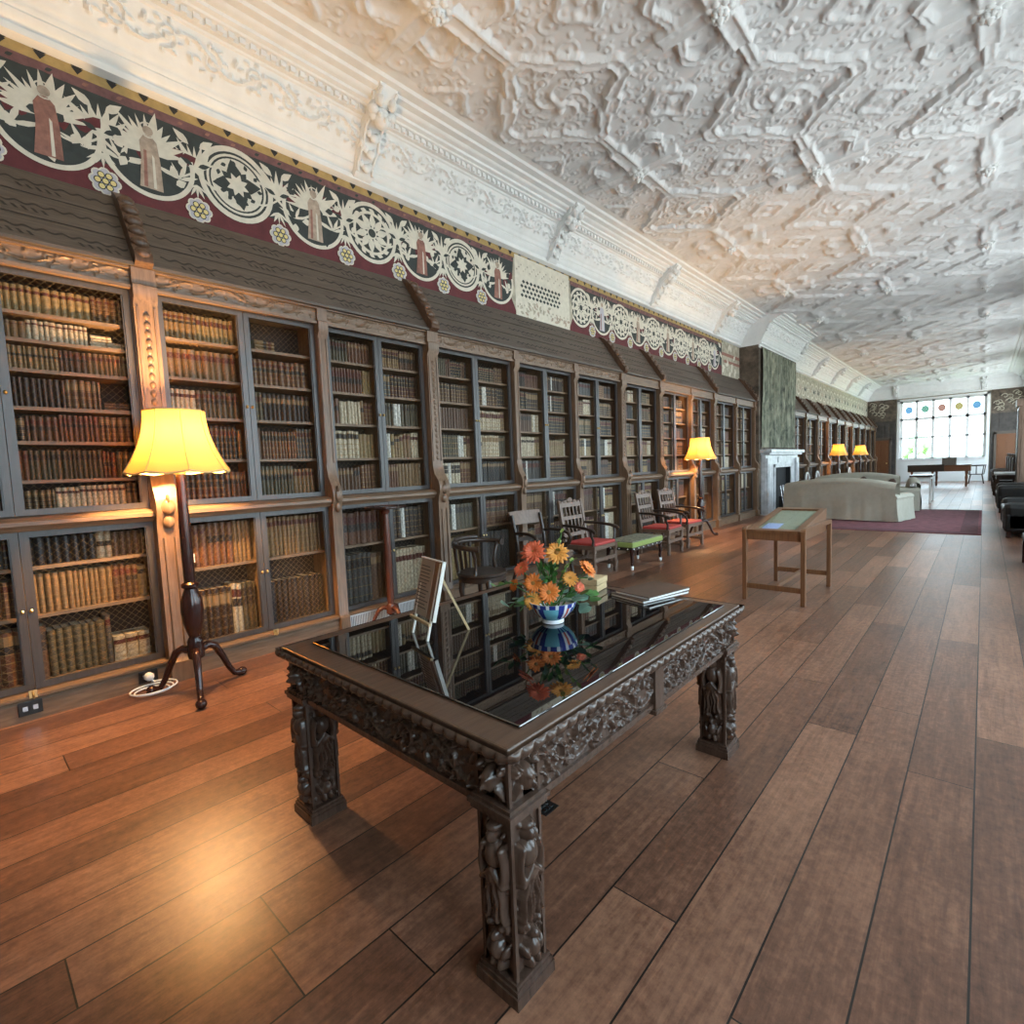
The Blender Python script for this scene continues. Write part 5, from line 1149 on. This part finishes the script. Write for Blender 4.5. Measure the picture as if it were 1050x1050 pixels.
# ------------------------------------------------------------------ seating beyond
def sofa(loc, rz, label, W=2.2, D=.95, camel=True, mat='linen', H=.98, cat='sofa', cushions=2, name='sofa'):
    r_ = thing(name, loc, label, cat, None, rz)                       # faces +X, back at -X
    hw = W/2; U = np.linspace(-hw, hw, 90)
    top = lambda u: H-(.13*(np.abs(u)/hw)**2.2 if camel else .03*(np.abs(u)/hw)**4)
    rng = np.random.default_rng(int(W*100))
    prof = []                                                         # closed section of the back, from the rear hem over the top to the seat
    S = np.linspace(0, 1, 46); P = np.zeros((90, 46, 3))
    for i, u in enumerate(U):
        t_ = top(u); fl = .012*math.sin(u*5)+.008*math.sin(u*13+1)+.004*math.sin(u*31)
        for j, s_ in enumerate(S):
            if s_ < .6: q = s_/.6; x = -D/2-.03-.05*(1-q)**2+fl*(1-q)*.9+.012*math.sin(8*q+u*3); z = .03+(t_-.10)*q
            elif s_ < .8: q = (s_-.6)/.2; a = PI*q; x = -D/2+.09-.12*math.cos(a); z = t_-.07+.10*math.sin(a)
            else: q = (s_-.8)/.2; x = -D/2+.21+.04*q; z = t_-.07-(t_-.07-.40)*q
            P[i, j] = (x, u, z)
    MB().grid(P, 0, False).build('back', mat, r_, smooth=179, norm=True)
    for s_ in (-1, 1):                                                # arms: rolled, cover to the floor
        A = np.zeros((30, 30, 3)); Xs = np.linspace(-D/2, D/2, 30)
        for i, x in enumerate(Xs):
            for j, v in enumerate(np.linspace(0, 1, 30)):
                if v < .5: q = v/.5; y = hw+.02+.04*(1-q)**2+.015*math.sin(x*14)*(1-q); z = .03+.50*q
                elif v < .8: q = (v-.5)/.3; a = PI*q; y = hw-.10+.14*math.cos(a); z = .53+.10*math.sin(a)
                else: q = (v-.8)/.2; y = hw-.24; z = .53-.15*q
                A[i, j] = (x, s_*y, z)
        b = MB().grid(A, 0); poly = [(float(p_[1]), float(p_[2])) for p_ in A[-1]]; b.prism(poly+[(poly[-1][0], .03)], D/2-.002, D/2+.012, 0)
        b.prism(poly+[(poly[-1][0], .03)], -D/2-.012, -D/2+.002, 0); b.build('arm', mat, r_, smooth=50, norm=True)
    b = MB().box(-D/2+.02, D/2-.02, -hw+.05, hw-.05, .03, .38); b.build('base', mat, r_, bevel=.02)
    for k in range(cushions): w_ = (W-.5)/cushions; y_ = -W/2+.25+k*w_; MB().box(-D/2+.22, D/2+.02, y_+.005, y_+w_-.005, .375, .50).build('seat_cushion', mat, r_, bevel=.04)
    return r_
sofa((14.85, 2.50, 0), math.radians(-13), 'large cream slip-covered sofa seen from behind, in front of the fireplace', 2.45, .95)
sofa((18.9, 2.95, 0), math.radians(178), 'second cream slip-covered sofa farther off, facing the nearer one', 2.2, .9, H=.98)
sofa((17.5, 1.72, 0), math.radians(100), 'cream slip-covered armchair beyond the sofa, at the rug edge', .95, .85, H=.86, cat='armchair', cushions=1, name='easy_chair')
for (x, y, z, sz, lab) in ((17.5, 1.86, .66, .15, 'dark brown cushion propped in the cream armchair'), (18.75, 2.7, .68, .16, 'dark brown cushion propped on the second cream sofa')):
    b = MB().blob((0, 0, 0), (sz*1.1, sz*.5, sz), 14, 10); o = b.build('cushion', 'brown_cloth', smooth=60); o.location = (x, y, z+.06); o.rotation_euler = (.3, 0, .6); tag(o, lab, 'cushion')
rg = thing('rug', (15.15, 1.85, 0), 'mauve red rug on the floorboards under the cream sofa', 'rug')
MB().box(-2.65, 2.65, -1.85, 1.85, 0, .012).build('pile', 'rug_wool', rg); b = MB(); 
for (a0, a1, c0, c1) in ((-2.6, 2.6, -1.8, -1.55), (-2.6, 2.6, 1.55, 1.8), (-2.6, -2.35, -1.55, 1.55), (2.35, 2.6, -1.55, 1.55)): b.box(a0, a1, c0, c1, .012, .014)
b.build('border', 'rug_border', rg)
# white oval-backed chairs by the far bookcases
def oval():
    r_ = thing('oval_chair', (0, 0, 0), '', 'chair', 'white oval-backed chairs by the far bookcases')
    MB().tube([(.20*math.cos(a), .22, .80+.22*math.sin(a)) for a in np.linspace(0, 2*PI, 25)[:-1]], .035, 8, closed=True).build('back_frame', 'white_chair', r_, smooth=60); MB().lathe([(.17, -.02), (.18, 0), (.17, .02)], 20).xf(Matrix.Translation((0, .22, .80)) @ Matrix.Diagonal((1, 1, 1.1, 1)) @ Matrix.Rotation(PI/2, 4, 'X')).build('back_pad', 'brown_cloth', r_)
    MB().box(-.25, .25, -.24, .24, .40, .48).build('seat', 'brown_cloth', r_, bevel=.02)
    for sx in (-1, 1):
        for sy in (-1, 1): MB().bar((sx*.22, sy*.21, 0), (sx*.22, sy*.21, .6 if sy > 0 else .42), .04).build('leg', 'white_chair', r_)
    return r_
oc = oval(); oc.location = (19.75, 4.2, 0); oc['label'] = 'white oval-backed chair nearest beyond the fireplace'
for x, lab in ((21.2, 'second white oval-backed chair beyond the fireplace'), (24.9, 'white oval-backed chair between the third and fourth lamps'), (27.2, 'white oval-backed chair just before the farthest lamp')): dup(oc, (x, 4.2, 0), 0, lab)
# table near the far rug end, harpsichord and window chair
r_ = thing('side_table', (20.9, 1.42, 0), 'small side table with a dark top and pale legs, beyond the cream armchair', 'table')
MB().box(-.7, .7, -.28, .28, .79, .85).build('tabletop', 'chair_wood', r_, bevel=.006); MB().box(-.64, .64, -.24, .24, .72, .79).build('apron', 'white_chair', r_)
for sx in (-1, 1):
    for sy in (-1, 1): MB().bar((sx*.62, sy*.23, 0), (sx*.62, sy*.23, .74), .05).build('leg', 'white_chair', r_)
r_ = thing('harpsichord', (30.6, 1.5, 0), 'brown harpsichord on turned legs before the end window', 'harpsichord')
MB().prism([(-.45, -1.1), (.45, -1.1), (.45, .2), (.1, .9), (-.2, 1.1), (-.45, 1.1)], .68, .95, 2).build('case', 'piano_wood', r_, bevel=.01)
MB().prism([(-.5, -.2), (-.46, -.2), (-.46, 1.1), (-.5, 1.1)], .70, 1.0, 2).build('keyboard_front', 'chair_wood', r_)
MB().box(-.46, .46, -1.12, 1.12, .95, .975).build('lid', 'chair_wood', r_); MB().bar((-.1, -.35, .975), (.1, -.35, 1.28), .5, .02, up=(1, 0, 0)).build('music_stand', 'oak_dark', r_)
for x, y in ((-.38, -.95), (.38, -.95), (-.38, .2), (.38, .1), (-.35, .95)): MB().lathe([(.03, 0), (.045, .1), (.03, .2), (.05, .4), (.035, .5), (.055, .68)], 8, (x, y, 0)).build('leg', 'piano_wood', r_, smooth=50)
r_ = thing('tub_chair', (33.2, .25, 0), 'dark bow-backed chair right of the harpsichord, by the end window', 'chair', None, PI/2)
MB().lathe([(0, .42), (.28, .42), (.29, .46), (0, .47)], 16).build('seat', 'chair_wood', r_); MB().tube([(.33*math.cos(a), .30*math.sin(a), .86) for a in np.linspace(-.3, PI+.3, 16)], .035, 8).build('back_rail', 'chair_wood', r_, smooth=60)
for a in np.linspace(-.2, PI+.2, 5): MB().bar((.28*math.cos(a), .26*math.sin(a), .45), (.33*math.cos(a), .30*math.sin(a), .86), .035).build('back_post', 'chair_wood', r_)
for sx in (-1, 1):
    for sy in (-1, 1): MB().bar((sx*.2, sy*.2, .44), (sx*.27, sy*.26, 0), .045).build('leg', 'chair_wood', r_)
# right-hand furniture: black leather seats, a low stool, a long table and tall end cabinet
def leather(loc, rz, W, D, H, label):
    r_ = thing('leather_settee', loc, label, 'settee', None, rz); hw = W/2
    MB().box(-hw, hw, -D/2, D/2, .10, .42).build('base', 'black_leather', r_, bevel=.04)
    MB().box(-hw, hw, -D/2, -D/2+.24, .30, H+.1).build('back', 'black_leather', r_, bevel=.09)
    for s_ in (-1, 1): MB().box(s_*hw, s_*(hw-.22), -D/2+.02, D/2+.02, .08, H).build('arm', 'black_leather', r_, bevel=.09)
    MB().box(-hw+.225, hw-.225, -D/2+.24, D/2+.03, .42, .50).build('seat_cushion', 'black_leather', r_, bevel=.04)
    for sx in (-1, 1):
        for sy in (-1, 1): MB().box(sx*(hw-.06)-.035, sx*(hw-.06)+.035, sy*(D/2-.06)-.035, sy*(D/2-.06)+.035, 0, .11).build('foot', 'mahogany', r_)
leather((13.1, -.74, 0), 0, 1.7, .9, .60, 'black leather settee nearest along the right wall'); leather((17.85, -.70, 0), 0, 1.5, .86, .68, 'farther black leather settee along the right wall')
r_ = thing('low_stool', (9.35, -.62, 0), 'low dark stool with pale-edged legs at the right edge', 'stool')
MB().box(-.3, .3, -.22, .22, .33, .40).build('seat', 'black_leather', r_, bevel=.02)
for sx in (-1, 1):
    for sy in (-1, 1): MB().bar((sx*.27, sy*.19, 0), (sx*.27, sy*.19, .34), .04).build('leg', 'mahogany', r_)
r_ = thing('console_table', (22.7, -.66, 0), 'long dark table with a pale shiny top behind the black settees', 'table')
MB().box(-.9, .9, -.4, .4, .76, .81).build('tabletop', 'marble', r_); MB().box(-.85, .85, -.36, .36, .62, .76).build('apron', 'chair_wood', r_)
for sx in (-1, 1):
    for sy in (-1, 1): MB().box(sx*.82-.04, sx*.82+.04, sy*.33-.04, sy*.33+.04, 0, .63).build('leg', 'chair_wood', r_)
def tall_chair():
    r_ = thing('high_chair', (0, 0, 0), '', 'chair', 'tall dark chairs along the right wall')
    MB().box(-.27, .27, -.25, .25, .40, .50).build('seat', 'black_leather', r_, bevel=.02); MB().box(-.25, .25, -.27, -.21, .62, 1.25).build('back_panel', 'black_leather', r_, bevel=.02)
    for s_ in (-1, 1):
        MB().bar((s_*.25, -.24, 0), (s_*.25, -.27, 1.32), .05).blob((s_*.25, -.27, 1.35), .035).build('rear_leg', 'chair_wood', r_); MB().bar((s_*.25, .22, 0), (s_*.25, .22, .68), .05).build('leg', 'chair_wood', r_)
        MB().tube([(s_*.25, -.25, .72), (s_*.26, .0, .73), (s_*.27, .2, .70), (s_*.27, .27, .66)], .026, 8).build('arm', 'chair_wood', r_, smooth=60)
    return r_
hc = tall_chair(); hc.location = (24.3, -.5, 0); hc['label'] = 'tall dark chair nearest behind the pale-topped long table'
for x, lab in ((26.4, 'second tall dark chair behind the pale-topped long table'), (28.6, 'third tall dark chair along, before the end wall'), (30.6, 'tall dark chair closest to the end wall')): dup(hc, (x, -.5, 0), 0, lab)
r_ = thing('tall_cabinet', (21.2, -1.08, 0), 'tall brown cabinet standing out from the right wall', 'cabinet')
MB().box(-.35, .35, -.4, .36, 0, 2.75).build('cabinet_body', 'chair_oak', r_); MB().box(-.40, .40, -.4, .42, 2.75, 2.95).box(-.38, .38, -.4, .39, 0, .14).build('cornice', 'chair_oak', r_, bevel=.01)
for s_ in (-1, 1): d = MB(); frame(d, s_*.18-.165, s_*.18+.165, .2, 2.7, .358, .38, .05); d.build('door', 'chair_wood', r_)
MB().box(-.365, -.35, -.3, .3, .3, 2.6).build('side_panel', 'chair_oak', r_)

# ------------------------------------------------------------------ outside the windows
struct(MB().box(38, 160, -60, 60, -1.3, -1.2).build('ground', 'grass'))
def tree(x, y, h, label, sd):
    q = random.Random(sd); r_ = thing('tree', (x, y, -1.2), label, 'tree', 'trees outside the end window'); MB().tube([(0, 0, 0), (.1, 0, h*.4), (0, .1, h*.7)], [.25, .2, .1], 8).build('trunk', 'oak_dark', r_); b = MB()
    for _ in range(22): a, z = q.uniform(0, 6.3), q.uniform(.4, 1.); rr_ = h*.30*math.sin(PI*clampf(z, .1, .95)); b.blob((rr_*math.cos(a), rr_*math.sin(a), h*z*.95), h*q.uniform(.10, .17), 8, 6)
    b.build('crown', 'foliage', r_, smooth=60)
for i, (x, y, h, lab) in enumerate(((62, 9.5, 5.0, 'pale green tree outside the end window, leftmost'), (68, 5.0, 4.4, 'pale green tree outside the middle of the end window'), (60, -1.5, 5.2, 'pale green tree outside the end window, rightmost'))): tree(x, y, h, lab, i)
w = bpy.data.worlds.new('World'); scn.world = w; w.use_nodes = True; t = w.node_tree; bg = t.nodes['Background']
tc = N(t, 'ShaderNodeTexCoord'); sx = N(t, 'ShaderNodeSeparateXYZ'); L(t, tc.outputs['Generated'], sx.inputs[0]); r = N(t, 'ShaderNodeValToRGB'); L(t, sx.outputs[2], r.inputs['Fac'])
mr = N(t, 'ShaderNodeMapRange'); mr.inputs['From Min'].default_value = -1.; L(t, sx.outputs[2], mr.inputs['Value']); L(t, mr.outputs[0], r.inputs['Fac'])
r.color_ramp.elements[0].position = .44; r.color_ramp.elements[0].color = (.57, .60, .60, 1); r.color_ramp.elements[1].position = .8; r.color_ramp.elements[1].color = (.62, .83, 1., 1)
e = r.color_ramp.elements.new(.5); e.color = (.78, .92, 1., 1)
L(t, r.outputs[0], bg.inputs[0]); bg.inputs[1].default_value = 4.7
def portal(x, y, z, sx_, sz_, rot):
    l = bpy.data.lights.new('window_portal', 'AREA'); l.shape = 'RECTANGLE'; l.size = sx_; l.size_y = sz_; l.cycles.is_portal = True; o = bpy.data.objects.new('window_portal', l); COL.objects.link(o); o.location = (x, y, z); o.rotation_euler = rot
for a, c in WIN: portal((a+c)/2, YR-.34, (WZ0+WZ1)/2, c-a, WZ1-WZ0, (PI/2, 0, 0))
portal(XE+.38, (EW[0]+EW[1])/2, (EW[2]+EW[3])/2, EW[3]-EW[2], EW[1]-EW[0], (0, PI/2, 0))

# ------------------------------------------------------------------ camera
f_, rho, vp, HC = 530., math.radians(2.3), (1009, 463), 1.5
X_ = Vector((vp[0]-525, -(vp[1]-525), -f_)).normalized(); a_ = Vector((-math.sin(rho), math.cos(rho), 0)); b_ = Vector((0, 0, 1))
t_ = math.atan2(-a_.dot(X_), b_.dot(X_)); up = a_*math.cos(t_)+b_*math.sin(t_)
if up.y < 0: up = -up
Y_ = up.cross(X_); Rm = Matrix((X_, Y_, up))                    # camera axes -> world axes
cam = bpy.data.cameras.new('camera'); cam.sensor_width = 36; cam.lens = f_/1050*36; cam.clip_end = 500; cam.clip_start = .05
co = bpy.data.objects.new('camera', cam); COL.objects.link(co); M4 = Rm.to_4x4(); M4.translation = Vector((0, 0, HC)); co.matrix_world = M4; scn.camera = co
vs = scn.view_settings; vs.view_transform = 'Standard'; vs.look = 'None'; vs.exposure = 1.05; vs.gamma = 1.; vs.use_curve_mapping = False
scn.cycles.max_bounces = 9; scn.cycles.diffuse_bounces = 5; scn.cycles.glossy_bounces = 4; scn.cycles.transparent_max_bounces = 12; scn.cycles.sample_clamp_indirect = 6.; scn.cycles.use_denoising = True
scn.cycles.caustics_reflective = False; scn.cycles.caustics_refractive = False
print('BOOKS', NBOOK[0], 'stuff faces', len(stuff.f))
